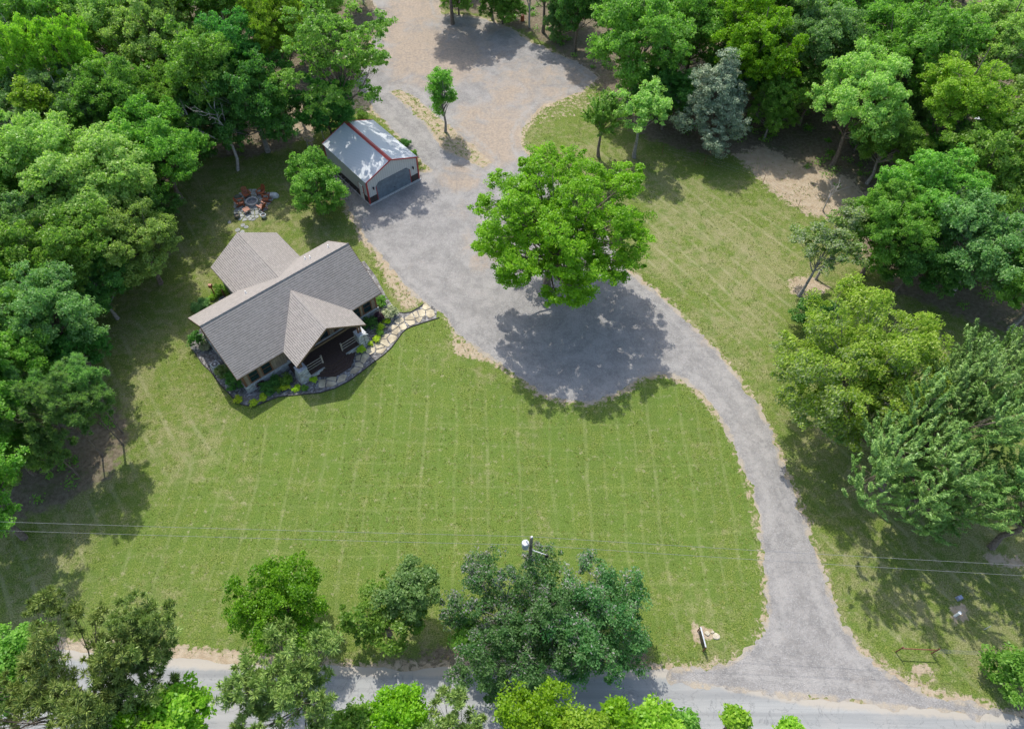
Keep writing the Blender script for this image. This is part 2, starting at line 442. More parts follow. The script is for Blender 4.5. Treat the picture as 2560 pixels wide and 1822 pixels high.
#LEAF  dark, light
M['lf_oak'] = leafmat('leaf_oak', (.075, .180, .006), (.150, .315, .012))
M['lf_green'] = leafmat('leaf_green', (.068, .180, .022), (.155, .325, .050))
M['lf_deep'] = leafmat('leaf_deep', (.034, .130, .022), (.085, .235, .045))
M['lf_soft'] = leafmat('leaf_soft', (.120, .235, .045), (.240, .400, .100))
M['lf_blue'] = leafmat('leaf_bluegreen', (.070, .165, .045), (.150, .290, .090))
M['lf_lime'] = leafmat('leaf_lime', (.100, .230, .012), (.205, .375, .035))
M['lf_maple'] = leafmat('leaf_maple', (.125, .250, .020), (.245, .410, .060), pale=(.33, .42, .17), pth=.84)
M['lf_cypress'] = leafmat('leaf_cypress', (.060, .155, .026), (.135, .270, .060), trans=.2)
M['lf_cedar'] = leafmat('leaf_cedar', (.080, .140, .072), (.185, .255, .150), trans=.1)
M['lf_silver'] = leafmat('leaf_silver', (.036, .120, .030), (.100, .215, .070), pale=(.34, .33, .31), pth=.90)
M['lf_pine'] = leafmat('leaf_pine', (.075, .145, .028), (.155, .250, .058), trans=.12)
M['lf_olive'] = leafmat('leaf_olive', (.065, .175, .018), (.135, .285, .045))
M['lf_paleolive'] = leafmat('leaf_paleolive', (.085, .170, .032), (.200, .300, .095), pale=(.36, .40, .25), pth=.80)
M['lf_vivid'] = leafmat('leaf_vivid', (.045, .140, .006), (.110, .265, .012))
M['lf_shrub'] = leafmat('leaf_shrub', (.20, .34, .012), (.38, .50, .05))
M['lf_purple'] = leafmat('leaf_purple', (.020, .012, .015), (.05, .025, .03), trans=.1)
M['lf_varieg'] = leafmat('leaf_variegated', (.10, .16, .06), (.30, .36, .20), trans=.15)

# ------------------------------------------------------------------ the ground sheet
FOREST = [poly(p, ud) for p in (
    [(-900, -900), (830, -400), (850, -40), (880, 60), (850, 120), (860, 180), (800, 215), (740, 250), (690, 300), (640, 330), (560, 352), (430, 350), (395, 400), (350, 440), (330, 520), (250, 600), (200, 660), (190, 740), (205, 840), (275, 920), (290, 980), (250, 1060), (130, 1130), (-60, 1180), (-900, 1300)],
    [(830, -400), (860, -60), (980, 20), (1080, 36), (1190, 78), (1260, 130), (1320, 175), (1400, 290), (1500, 330), (1600, 350), (1680, 340), (1760, 380), (1870, 440), (1900, 500), (1930, 580), (1990, 650), (2090, 690), (2400, 800), (3200, 700), (3000, -600)],
    [(780, 1500), (1000, 1430), (1200, 1440), (1430, 1430), (1480, 1475), (1200, 1520), (760, 1520)],
    [(2282, 1560), (2230, 1600), (2400, 1700), (2500, 1500)])]
DRYP = [(poly(p, ud), wt) for p, wt in (
    ([(1160, 300), (1450, 330), (1750, 430), (1930, 600), (1760, 700), (1740, 1000), (1700, 950), (1560, 740), (1420, 610), (1380, 400), (1180, 350)], .75),
    ([(1700, 950), (1900, 700), (2300, 760), (2400, 1620), (2100, 1560), (1880, 1400), (1800, 1150)], .6),
    ([(430, 340), (800, 420), (800, 560), (500, 560), (420, 700), (430, 850), (560, 950), (300, 1150), (130, 1430), (-100, 1420), (-100, 1000), (200, 700)], .62),
    ([(130, 1280), (520, 1330), (960, 1360), (1500, 1380), (1720, 1440), (1500, 1500), (0, 1460)], .5))]
LUSHP = poly([(640, 860), (900, 740), (1040, 780), (1200, 890), (1480, 850), (1600, 960), (1680, 1150), (1700, 1380), (1500, 1420), (500, 1330), (200, 1300), (300, 1120), (520, 930)], ud)
SANDP = [(poly(p, ud), wt) for p, wt in (
    ([(-200, 1405), (300, 1425), (540, 1445), (780, 1478), (1500, 1482), (1500, 1500), (700, 1495), (-200, 1450)], .75),
    ([(1640, 345), (1700, 325), (1790, 370), (1900, 400), (1930, 440), (1880, 490), (1800, 478), (1720, 425)], 1.1),
    ([(820, 560), (870, 575), (945, 680), (900, 700), (862, 650)], .62),
    ([(1535, 1380), (1590, 1400), (1600, 1430), (1540, 1440)], .72),
    ([(2030, 1480), (2075, 1480), (2085, 1510), (2030, 1505)], .85),
    ([(2110, 1345), (2150, 1340), (2165, 1385), (2125, 1385)], .80),
    ([(1000, 750), (1060, 770), (1120, 812), (1150, 850), (1090, 810), (1010, 790)], .75),
    ([(1750, 620), (1800, 610), (1860, 640), (1810, 670), (1755, 655)], .7),
    ([(1840, 480), (1890, 560), (1960, 640), (1930, 520)], .5),
    ([(2180, 1225), (2282, 1235), (2290, 1275), (2200, 1260)], .7),
    ([(650, 200), (720, 235), (700, 330), (640, 300)], .62),
    ([(760, 180), (860, 170), (840, 260), (790, 260)], .6),
    ([(840, -60), (1000, 10), (900, 60), (850, 40)], .7),
    ([(1150, 300), (1190, 240), (1330, 180), (1360, 240), (1210, 280)], .45))]
DRIVE = poly([(1490, 1491), (1560, 1488), (1620, 1478), (1668, 1450), (1698, 1410), (1713, 1360), (1706, 1300), (1700, 1250), (1689, 1150), (1662, 1060), (1622, 960), (1580, 895), (1530, 850), (1480, 830), (1430, 838), (1385, 872), (1320, 900), (1255, 893), (1190, 868), (1135, 828), (1090, 795), (1045, 765), (1010, 738), (990, 705), (965, 690), (938, 668), (900, 636), (868, 598), (838, 560), (812, 530), (800, 500), (775, 470), (760, 420), (800, 400), (960, 380), (925, 350), (905, 322), (872, 288), (835, 250), (812, 215), (790, 180), (815, 120), (840, 60), (835, 10), (820, -60), (960, -60), (985, 30), (1080, 42), (1135, 62), (1190, 98), (1240, 118), (1290, 140), (1335, 172), (1300, 205), (1215, 235), (1180, 265), (1160, 300), (1165, 330), (1185, 362), (1330, 480), (1398, 600), (1440, 636), (1495, 678), (1542, 728), (1592, 778), (1642, 838), (1682, 895), (1722, 968), (1745, 1040), (1772, 1100), (1802, 1180), (1832, 1260), (1852, 1330), (1882, 1400), (1922, 1452), (1982, 1502), (2062, 1542), (2150, 1566), (2230, 1580), (2230, 1600), (1490, 1520)], ud)
ISLAND = poly([(872, 205), (900, 200), (940, 232), (975, 262), (1015, 295), (1060, 330), (1090, 362), (1075, 372), (1040, 352), (1010, 345), (985, 328), (955, 285), (915, 245)], ud)
ROADP = [(-260, 14.6), (-60, 15.4)]
ra, rb = ud(0, 1440), ud(1490, 1493); rc_ = ud(2282, 1596)
ROAD_TOP = np.array([(-400, 26.0), (-80, 18.2), (ra[0], ra[1]), (ud(340, 1466)[0], ud(340, 1466)[1]), (ud(700, 1487)[0], ud(700, 1487)[1]), (rb[0], rb[1]), (ud(1800, 1520)[0], ud(1800, 1520)[1]-1.2), (rc_[0], rc_[1]), (90, 14.0-5), (400, 2)])
def road_poly():
    T = ROAD_TOP; B = T.copy(); B[:, 1] -= 6.4
    return np.vstack([T, B[::-1]])
ROAD = road_poly()

def drive_sdf(X, Y):
    s = sdf(DRIVE, X, Y); i = sdf(ISLAND, X, Y); s = np.minimum(s, -i)
    return s+(fbm(X*.9, Y*.9, 3, 4)-.5)*1.25+(fbm(X*3.2, Y*3.2, 8, 3)-.5)*.75
def road_sdf(X, Y):
    return sdf(ROAD, X, Y)+(fbm(X*.5, Y*.5, 31, 4)-.5)*.7+(fbm(X*3, Y*3, 38, 2)-.5)*.15

def spaced(lo, hi, step, far):
    a = list(np.arange(lo, hi+1e-6, step)); s = step; x = hi
    while x < far: s *= 1.5; x += s; a.append(x)
    s = step; x = lo; b = []
    while x > -far: s *= 1.5; x -= s; b.append(x)
    return np.array(b[::-1]+a)
gx, gy = spaced(-95, 95, .5, 1500), spaced(-4, 150, .5, 1500)
X, Y = np.meshgrid(gx, gy); sh = X.shape
def sm(v, lo, hi): t = np.clip((v-lo)/(hi-lo), 0, 1); return t*t*(3-2*t)
dirt = np.zeros(sh)
for P in FOREST: dirt = np.maximum(dirt, sm(sdf(P, X, Y), -2.2, 2.2))
dirt = np.where((abs(X) > 90) | (Y > 145), 1, dirt)
dry = np.zeros(sh)
for P, wt in DRYP: dry = np.maximum(dry, wt*.88*sm(sdf(P, X, Y)+(fbm(X*.12, Y*.12, 55, 4)-.5)*14, -7, 7))
lush = sm(sdf(LUSHP, X, Y)+(fbm(X*.12, Y*.12, 65, 4)-.5)*12, -8, 8)
sand = np.zeros(sh)
for i_, (P, wt) in enumerate(SANDP): sand = np.maximum(sand, wt*(sm(sdf(P, X, Y), -.8, .7) if i_ != 1 else .8*sm(sdf(P, X, Y), -3, 2)))
ds = np.minimum(sdf(DRIVE, X, Y), -sdf(ISLAND, X, Y))
sand = np.maximum(sand, (.30+.55*fbm(X*.13, Y*.13, 91, 3))*sm(ds, -1.5, -.1)); sand = np.maximum(sand, .62*sm(sdf(ISLAND, X, Y), -1, .5))
sand = np.maximum(sand, .62*sm(sdf(ROAD, X, Y), -1.6, -.1))
Z = (fbm(X*.15, Y*.15, 5, 3)-.5)*.0
V = np.stack([X, Y, Z], -1).reshape(-1, 3)
ny, nx = sh; idx = np.arange(nx*ny).reshape(ny, nx)
F = np.stack([idx[:-1, :-1], idx[:-1, 1:], idx[1:, 1:], idx[1:, :-1]], -1).reshape(-1, 4)
zones = np.stack([lush, dry, dirt, np.ones(sh)], -1).reshape(-1, 4)
me = np_mesh('ground', V, F, M['ground'], {'zones': ('POINT', zones), 'sand': ('POINT', sand.ravel())})
tag(link(bpy.data.objects.new('ground', me)), kind='structure')

def sheet(name, fn, x0, x1, y0, y1, step, z, mat, raw=None):
    """flat sheet bounded by the zero line of fn (marching squares)"""
    xs = np.arange(x0, x1, step); ys = np.arange(y0, y1, step)
    X, Y = np.meshgrid(xs, ys); S = fn(X, Y); E_ = raw(X, Y) if raw else S
    ny, nx = X.shape; pos = S > 0
    inn = pos[:-1, :-1] & pos[:-1, 1:] & pos[1:, 1:] & pos[1:, :-1]
    anyp = pos[:-1, :-1] | pos[:-1, 1:] | pos[1:, 1:] | pos[1:, :-1]
    idx = np.arange(nx*ny).reshape(ny, nx)
    J, I = np.nonzero(inn)
    Fq = np.stack([idx[J, I], idx[J, I+1], idx[J+1, I+1], idx[J+1, I]], -1)
    used, inv = np.unique(Fq, return_inverse=True)
    verts = np.stack([X.ravel()[used], Y.ravel()[used], np.full(len(used), z)], -1)
    ed = list(E_.ravel()[used]); verts = [tuple(v) for v in verts]
    faces = [tuple(f) for f in inv.reshape(-1, 4)]
    J, I = np.nonzero(anyp & ~inn)
    for j, i in zip(J, I):
        cs = [(j, i), (j, i+1), (j+1, i+1), (j+1, i)]; out = []
        for k in range(4):
            a, b = cs[k], cs[(k+1) % 4]; sa, sb = S[a], S[b]
            if sa > 0: out.append((X[a], Y[a], E_[a]))
            if (sa > 0) != (sb > 0):
                t = sa/(sa-sb); out.append((X[a]+(X[b]-X[a])*t, Y[a]+(Y[b]-Y[a])*t, E_[a]+(E_[b]-E_[a])*t))
        if len(out) >= 3:
            k = len(verts); verts += [(o[0], o[1], z) for o in out]; ed += [o[2] for o in out]
            faces.append(tuple(range(k, k+len(out))))
    me = bpy.data.meshes.new(name); me.from_pydata(verts, [], faces); me.materials.append(mat)
    a = me.attributes.new('edge', 'FLOAT', 'POINT'); a.data.foreach_set('value', np.array(ed, np.float32)); me.update()
    return tag(link(bpy.data.objects.new(name, me)), kind='structure')

def S5(pts):
    out = []
    for (x, y, rx, ry, wt) in pts:
        p = ud(x, y); q = ud(x+rx, y); r2 = ud(x, y-ry)
        out.append((p[0], p[1], abs(q[0]-p[0]), abs(r2[1]-p[1]), wt))
    return out
M['drive'] = mat_gravel('driveway_gravel', sp=S5([(980, 130, 200, 100, 1.0), (930, 110, 140, 90, 1.05), (1180, 200, 200, 110, .66), (1100, 270, 150, 100, .8), (930, 20, 140, 60, 1.0), (1090, 60, 100, 40, .5), (880, 60, 60, 80, .9), (1110, 310, 110, 90, 1.1), (1020, 400, 110, 40, .75), (1090, 560, 110, 90, .5), (1060, 470, 90, 50, .45), (1020, 380, 60, 40, .7), (1560, 740, 80, 50, .3), (1960, 1530, 130, 40, .35), (1290, 170, 70, 50, .8)]))
sheet('driveway', drive_sdf, -36, 48, 8, 125, .22, .008, M['drive'], lambda X, Y: np.minimum(sdf(DRIVE, X, Y), -sdf(ISLAND, X, Y)))
sheet('road', road_sdf, -60, 62, 2, 22, .3, .004, M['road'], lambda X, Y: sdf(ROAD, X, Y))
#ANCHOR_STRUCT

# ------------------------------------------------------------------ cabin
HO, HY = (-29.524, 42.803), R_(41.617)
HL, HF, ZE, ZR = 16.70, 5.06, 3.475, 6.857
PM, PL_, PR, PW = 9.05, 7.47, 6.187, 4.02
RM, RL, RZ, RE, RW = 9.16, 10.26, 5.749, 3.195, 4.05
house = empty('house', (HO[0], HO[1], 0), HY, label='wooden cabin with grey-brown shingle roof, stone base and a gabled front porch', cat='house')
def roof_face(mb, P, ridge_dir, th=.16):
    """P ccw seen from above; slab with shingles on top, wood below"""
    P = [Vector(p) for p in P]; n = (P[1]-P[0]).cross(P[2]-P[0]).normalized()
    if n.z < 0: P.reverse(); n = -n
    u = Vector(ridge_dir).normalized(); v = n.cross(u)
    uv = [(p.dot(u), p.dot(v)) for p in P]
    mb.face(P, uv, 0)
    Q = [p-Vector((0, 0, th)) for p in P]
    mb.face(list(reversed(Q)), None, 1)
    for i in range(len(P)):
        j = (i+1) % len(P); mb.face([P[i], Q[i], Q[j], P[j]], None, 1)
s_m = (ZR-ZE)/HF; yvf = -(ZR-PR)/s_m; yvr = (ZR-RZ)/s_m
RMATS = [M['shingle'], M['fascia']]
mb = MB()
roof_face(mb, [(0, -HF, ZE), (PM-PW, -HF, ZE), (PM, yvf, PR), (PM+PW, -HF, ZE), (HL, -HF, ZE), (HL, 0, ZR), (0, 0, ZR)], (1, 0, 0))
rs = (RZ-RE)/RW; xo = (RZ-ZE)/rs
roof_face(mb, [(HL, HF, ZE), (RM+xo, HF, ZE), (RM, yvr, RZ), (RM-xo, HF, ZE), (0, HF, ZE), (0, 0, ZR), (HL, 0, ZR)], (1, 0, 0))
mr = mb.build('main_roof', RMATS, house)
mb = MB(); mb.tube([(-.01, 0, ZR+.015), (HL+.01, 0, ZR+.015)], .07, 6); mb.build('ridge_cap', M['shingle_cap'] if 'shingle_cap' in M else simple('ridge_shingle', (.22, .2, .18), .9), mr)
mb = MB()
roof_face(mb, [(PM, -PL_, PR), (PM, yvf, PR), (PM-PW, -HF, ZE), (PM-PW, -PL_, ZE)], (0, 1, 0))
roof_face(mb, [(PM, -PL_, PR), (PM+PW, -PL_, ZE), (PM+PW, -HF, ZE), (PM, yvf, PR)], (0, 1, 0))
mb.build('porch_roof', RMATS, house)
mb = MB()
roof_face(mb, [(RM, RL, RZ), (RM-RW, RL, RE), (RM-RW, HF, RE), (RM-xo, HF, ZE), (RM, yvr, RZ)], (0, 1, 0))
roof_face(mb, [(RM, RL, RZ), (RM, yvr, RZ), (RM+xo, HF, ZE), (RM+RW, HF, RE), (RM+RW, RL, RE)], (0, 1, 0))
mb.build('rear_roof', RMATS, house)
# vents through the roof
for (x, y) in ((15.54, 2.6), (12.86, 2.94), (13.19, 2.35), (5.69, 2.44)):
    mb = MB(); z = ZR-s_m*y; mb.tube([(x, y, z-.1), (x, y, z+.35)], .05, 8)
    mb.tube([(x, y, z+.0), (x, y, z+.1)], [.13, .07], 8); mb.build('vent_pipe', M['pvc'], house)
# walls
WX0, WX1, WY = .5, 16.2, 4.4
def gable_walls(mb, x0, x1, y0, y1, ridge, axis, slope, zr, th=.2):
    pass
mb = MB(); t = .20
zt = ZR-s_m*WY-t
for x, sgn in ((WX0, -1), (WX1, 1)):
    P = [(x, -WY, 0), (x, WY, 0), (x, WY, zt), (x, 0, ZR-t), (x, -WY, zt)]
    mb.face(P if sgn > 0 else P[::-1])
mb.face([(WX0, -WY, 0), (WX1, -WY, 0), (WX1, -WY, zt), (WX0, -WY, zt)])
mb.face([(WX1, WY, 0), (WX0, WY, 0), (WX0, WY, zt), (WX1, WY, zt)])
rx0, rx1, ry = RM-RW+.5, RM+RW-.5, RL-.45
zr2 = RZ-rs*(RW-.5)-t
P = [(rx1, ry, 0), (rx0, ry, 0), (rx0, ry, zr2), (RM, ry, RZ-t), (rx1, ry, zr2)]; mb.face(P)
mb.face([(rx0, ry, 0), (rx0, WY, 0), (rx0, WY, zr2), (rx0, ry, zr2)]); mb.face([(rx1, WY, 0), (rx1, ry, 0), (rx1, ry, zr2), (rx1, WY, zr2)])
mb.build('wall', M['siding'], house)
mb = MB(); sh_ = .95
mb.box((WX0-.09, -WY-.09, 0), (PM-3.9, -WY+.01, sh_)); mb.box((PM+3.9, -WY-.09, 0), (WX1+.09, -WY+.01, sh_))
mb.box((PM-3.9, -WY-.09, .7), (PM+3.9, -WY+.01, 1.12))
mb.box((WX0-.09, -WY+.01, 0), (WX0+.01, WY+.09, sh_)); mb.box((WX1-.01, -WY+.01, 0), (WX1+.09, WY+.09, sh_))
mb.box((rx0-.09, WY+.1, 0), (rx0+.01, ry+.09, sh_)); mb.box((rx1-.01, WY+.1, 0), (rx1+.09, ry+.09, sh_)); mb.box((rx0+.01, ry-.01, 0), (rx1-.01, ry+.09, sh_))
mb.build('stone_base', M['stone'], house)
mb = MB()
mb.box((WX0-.12, -WY-.13, sh_), (PM-3.9, -WY-.003, sh_+.06)); mb.box((PM+3.9, -WY-.13, sh_), (WX1+.12, -WY-.003, sh_+.06))
mb.box((PM-3.9, -WY-.16, 1.12), (PM+3.9, -WY-.003, 1.2))
mb.build('ledge', simple('ledge_stone', (.40, .41, .40), .8), house)
for x, y in ((WX0-.04, -WY-.04), (WX1-.16, -WY-.04), (WX0-.04, WY-.16), (WX1-.16, WY-.16)):
    mb = MB(); mb.box((x, y, sh_+.06), (x+.2, y+.2, zt-.02)); mb.build('corner_post', M['trim'], house)
def window(x0, x1, z0, z1, y, ny=-1, part='window', rail=True, frame='trim'):
    f = MB(); fw = .11; d = .05
    ya, yb = (y-d, y-.004) if ny < 0 else (y+.004, y+d)
    f.box((x0-fw, ya, z0-fw), (x1+fw, yb, z0)); f.box((x0-fw, ya, z1), (x1+fw, yb, z1+fw))
    f.box((x0-fw, ya, z0), (x0, yb, z1)); f.box((x1, ya, z0), (x1+fw, yb, z1))
    if rail: f.box((x0, ya+.01, (z0+z1)/2-.025), (x1, yb, (z0+z1)/2+.025))
    o = f.build(part, M[frame], house)
    g = MB(); g.box((x0, ya+.02, z0), (x1, yb-.002, z1)); g.build('pane', M['glass'], o)
for a, b in ((1.2, 2.1), (2.6, 3.5), (14.6, 15.5), (13.3, 14.1)): window(a, b, 1.25, 2.75, -WY)
for a, b in ((5.75, 7.35), (10.9, 12.4)): window(a, b, 1.35, 2.75, -WY)
o = None
f = MB(); f.box((7.9, -WY-.05, 1.2), (10.3, -WY-.004, 3.0)); d_ = f.build('door', M['trim'], house)
g = MB(); g.box((8.05, -WY-.07, 1.3), (9.0, -WY-.052, 2.85)); g.box((9.15, -WY-.07, 1.3), (10.1, -WY-.052, 2.85)); g.build('pane', M['glass'], d_)
for yy in (-2.2, 1.4):                                 # gable end windows facing the garage drive
    f = MB(); f.box((WX1+.004, yy, 1.2), (WX1+.05, yy+.9, 2.6)); w_ = f.build('window', M['trim'], house)
    g = MB(); g.box((WX1+.051, yy+.1, 1.3), (WX1+.06, yy+.8, 2.5)); g.build('pane', M['glass'], w_)
for yy in (-2.6, 1.6):
    f = MB(); f.box((WX0-.05, yy, 1.2), (WX0-.004, yy+.9, 2.6)); w_ = f.build('window', M['trim'], house)
    g = MB(); g.box((WX0-.06, yy+.1, 1.3), (WX0-.051, yy+.8, 2.5)); g.build('pane', M['glass'], w_)
# porch gable truss
mb = MB(); yb = -PL_+.35
mb.bar((PM-PW+.4, yb+.6, ZE-.14), (PM+PW-.4, yb+.6, ZE-.14), .2)
mb.build('porch_beam', M['fascia'], house)
# deck with wrap-round steps
mb = MB(); dz = .74
mb.box((5.1, -7.05, .0), (13.0, -WY-.1, dz))
mb.build('deck', M['deck'], house)
inner = np.array([(7.95, -7.06), (8.55, -7.35), (9.55, -7.35), (10.15, -7.06)])
outer = np.array([(6.45, -7.06), (8.05, -8.45), (9.95, -8.45), (11.5, -7.06)])
mb = MB()
for k in range(4):
    f_ = 1-k/3.6; P = inner*(1-f_)+outer*f_
    z0 = .0 if k == 0 else .185*k
    mb.prism([tuple(p) for p in P], z0, .185*(k+1)-.004)
    # nosing board stands proud
mb.build('steps', M['deck'], house)
for cx, cy in ((5.62, -6.5), (12.58, -6.62)):
    mb = MB(); a, b = .66, .43
    P0 = [(cx-a, cy-a), (cx+a, cy-a), (cx+a, cy+a), (cx-a, cy+a)]; P1 = [(cx-b, cy-b), (cx+b, cy-b), (cx+b, cy+b), (cx-b, cy+b)]
    mb.prism(P0, 0, 1.75, 0, P1); mb.box((cx-.5, cy-.5, 1.75), (cx+.5, cy+.5, 1.84), 1)
    p = mb.build('pillar_base', [M['stone'], simple('cap_stone', (.45, .46, .46), .8)], house)
    mb = MB(); mb.bar((cx-.13, cy, 1.84), (cx-.13, cy, ZE-.2), .16); mb.bar((cx+.13, cy, 1.84), (cx+.13, cy, ZE-.2), .16); mb.build('porch_post', M['trim'], house)
for a, b in ((6.2, 7.9), (10.25, 12.05)):
    mb = MB(); y = -6.64
    for z in (dz+.95, dz+.55, dz+.16): mb.bar((a, y, z), (b, y, z), .075, .05)
    px = b if a < 8 else a
    mb.bar((px, y, dz), (px, y, dz+1.12), .13); mb.box((px-.09, y-.09, dz+1.12), (px+.09, y+.09, dz+1.16))
    mb.build('railing', M['rail'], house)
for z_, x0_, x1_ in ((.60, 10.3, 11.9), (.60, 6.2, 7.75)): mb = MB(); mb.box((x0_, -7.2, 0), (x1_, -7.062, z_)); mb.build('stair_cheek', M['stone'], house)
# gutter boards / bargeboards
for x in (-.02, HL+.02):
    mb = MB(); mb.bar((x, -HF, ZE-.12), (x, 0, ZR-.12), .04, .22); mb.bar((x, HF, ZE-.12), (x, 0, ZR-.12), .04, .22); mb.build('bargeboard', M['fascia'], house)
mb = MB(); mb.bar((PM-PW, -PL_-.02, ZE-.12), (PM, -PL_-.02, PR-.12), .04, .2); mb.bar((PM+PW, -PL_-.02, ZE-.12), (PM, -PL_-.02, PR-.12), .04, .2)
mb.build('bargeboard', M['fascia'], house)

# ------------------------------------------------------------------ garage
GO, GYAW = (-17.453, 67.519), R_(40.595)
GW, GL, GE, GR = 7.342, 9.48, 3.44, 4.921
gar = empty('garage', (GO[0], GO[1], 0), GYAW, label='white metal garage with red trim and a ribbed pale roof at the gravel drive', cat='garage')
gs = (GR-GE)/(GW/2)
mb = MB(); tt = .09
mb.face([(0, 0, .12), (GW, 0, .12), (GW, 0, GE-tt), (GW/2, 0, GR-tt), (0, 0, GE-tt)])
mb.face([(GW, GL, .12), (0, GL, .12), (0, GL, GE-tt), (GW/2, GL, GR-tt), (GW, GL, GE-tt)])
mb.face([(0, GL, .12), (0, 0, .12), (0, 0, GE-tt), (0, GL, GE-tt)]); mb.face([(GW, 0, .12), (GW, GL, .12), (GW, GL, GE-tt), (GW, 0, GE-tt)])
mb.build('wall', M['metalwall'], gar)
mb = MB()
o_ = .12
for sgn in (-1, 1):
    xe = GW/2+sgn*(GW/2+o_); ze = GR-gs*(GW/2+o_)
    P = [(GW/2, -o_, GR), (GW/2, GL+o_, GR), (xe, GL+o_, ze), (xe, -o_, ze)]
    mb.face(P if sgn < 0 else P[::-1]); Q = [(a, b, c-.06) for a, b, c in P]; mb.face(Q[::-1] if sgn < 0 else Q)
    for i in range(4):
        j = (i+1) % 4; mb.face([P[i], Q[i], Q[j], P[j]] if sgn < 0 else [P[j], Q[j], Q[i], P[i]])
rf = mb.build('roof', M['metalroof'], gar)
mb = MB()
for sgn in (-1, 1):
    a = .26; P = [(GW/2, -o_-.03, GR+.03), (GW/2, GL+o_+.03, GR+.03), (GW/2+sgn*a, GL+o_+.03, GR+.03-gs*a), (GW/2+sgn*a, -o_-.03, GR+.03-gs*a)]
    mb.face(P if sgn < 0 else P[::-1])
mb.build('ridge_cap', M['red'], rf)
for y in (-o_-.02, GL+o_+.02):
    mb = MB()
    for sgn in (-1, 1): mb.bar((GW/2+sgn*(GW/2+o_), y, GR-gs*(GW/2+o_)-.02), (GW/2, y, GR-.02), .05, .16)
    mb.build('rake_trim', M['red'], gar)
for x in (0, GW):
    for y in (0, GL):
        mb = MB(); mb.box((x-.08, y-.08, .1), (x+.08, y+.08, GE-.1)); mb.build('corner_trim', M['red'], gar)
mb = MB(); wh = 1.0; d0, d1 = GW/2-2.44, GW/2+2.44
mb.box((.08, -.05, .1), (d0-.08, .0, wh)); mb.box((d1+.08, -.05, .1), (GW-.08, .0, wh))
mb.box((-.05, .08, .1), (0, 1.0, wh)); mb.box((-.05, 2.0, .1), (0, GL-.08, wh)); mb.box((GW, .08, .1), (GW+.05, GL-.08, wh))
mb.build('wainscot', M['charcoal'], gar)
mb = MB(); ch = .42; zt_ = 2.55
mb.face([(d0, -.03, .12), (d1, -.03, .12), (d1, -.03, zt_-ch), (d1-ch, -.03, zt_), (d0+ch, -.03, zt_), (d0, -.03, zt_-ch)])
for k in range(1, 4): mb.box((d0, -.045, .12+k*.6), (d1, -.031, .13+k*.6))
for k in range(4):
    for i in range(8):
        x = d0+.1+i*.6
        if not (k == 3 and i in (0, 7)): mb.box((x+.05, -.04, .2+k*.6), (x+.5, -.031, .6+k*.6-.02 if k < 3 else 2.45))
gd = mb.build('garage_door', M['gdoor'], gar)
mb = MB(); mb.box((GW/2-.1, -.06, .75), (GW/2+.1, -.046, .8)); mb.build('handle', M['black'], gd)
mb = MB()
mb.box((d0-.08, -.06, .1), (d0, -.005, zt_-ch)); mb.build('door_jamb', M['red'], gar); mb = MB(); mb.box((d1, -.06, .1), (d1+.08, -.005, zt_-ch)); mb.build('door_jamb', M['red'], gar)
mb = MB(); mb.bar((d0+ch, -.035, zt_+.03), (d1-ch, -.035, zt_+.03), .06); mb.bar((d0-.02, -.035, zt_-ch), (d0+ch, -.035, zt_+.03), .06); mb.bar((d1+.02, -.035, zt_-ch), (d1-ch, -.035, zt_+.03), .06)
mb.build('door_header', simple('header_trim', (.16, .17, .18), .5), gar)
for x in (.78, 6.62):
    mb = MB(); mb.box((x-.06, -.06, 2.05), (x+.06, -.005, 2.3)); mb.tube([(x, -.16, 1.98), (x, -.16, 2.3)], [.06, .1], 8); mb.tube([(x, -.16, 2.3), (x, -.16, 2.38)], [.11, .02], 8); mb.build('wall_lamp', M['black'], gar)
mb = MB(); mb.box((-.06, 1.05, .12), (-.005, 1.95, 2.15)); sd = mb.build('side_door', M['white'], gar)
mb = MB(); mb.box((-.11, 1.12, 1.05), (-.061, 1.2, 1.12)); mb.build('handle', M['black'], sd)
mb = MB(); mb.box((-.07, .97, .1), (-.002, 1.045, 2.22)); mb.box((-.07, 1.955, .1), (-.002, 2.03, 2.22)); mb.build('side_door_jamb', M['red'], gar)
mb = MB(); mb.box((-.15, -.3, -.02), (GW+.15, GL+.15, .1)); mb.build('floor_slab', M['concrete'], gar)

# ------------------------------------------------------------------ garden bed, path, edging
def hl(x, y, z=0):                                  # house-local -> place
    c, s = math.cos(HY), math.sin(HY); return (HO[0]+c*x-s*y, HO[1]+s*x+c*y, z)
Z3 = lambda x, y: (440+x/6.339, 820+y/6.339)
Z8 = lambda x, y: (800+x/8.777, 820+y/8.777)
Z6 = lambda x, y: (700+x/5.186, 740+y/5.186)
Z2 = lambda x, y: (440+x/3.123, 540+y/3.123)
FRONT = [Z3(300, 390), Z3(420, 570), Z3(560, 700), Z3(700, 900), Z3(850, 1050), Z3(940, 1150), Z3(1040, 1215), Z3(1180, 1240), Z3(1300, 1222), Z3(1450, 1160), Z3(1620, 1092), Z3(1850, 1068), Z3(2280, 1028),
         Z8(330, 1325), Z8(640, 1165), Z8(900, 970), Z8(1200, 735), Z8(1400, 590), Z8(1560, 440), Z8(1700, 255), Z8(1800, 110), Z6(1640, 430), Z6(1700, 400), Z6(1850, 350), Z6(2065, 283)]
UPPER = [Z6(1870, 98), Z6(1800, 152), Z6(1700, 208), Z6(1610, 224), Z6(1520, 208)]
BACK = [Z6(1440, 95), Z6(1370, -10), Z2(1560, 470), Z2(1470, 350), Z2(1440, 365)]
fr = np.array([un(*p)[:2] for p in FRONT]); upr = np.array([un(*p)[:2] for p in UPPER]); bk = np.array([un(*p)[:2] for p in BACK])
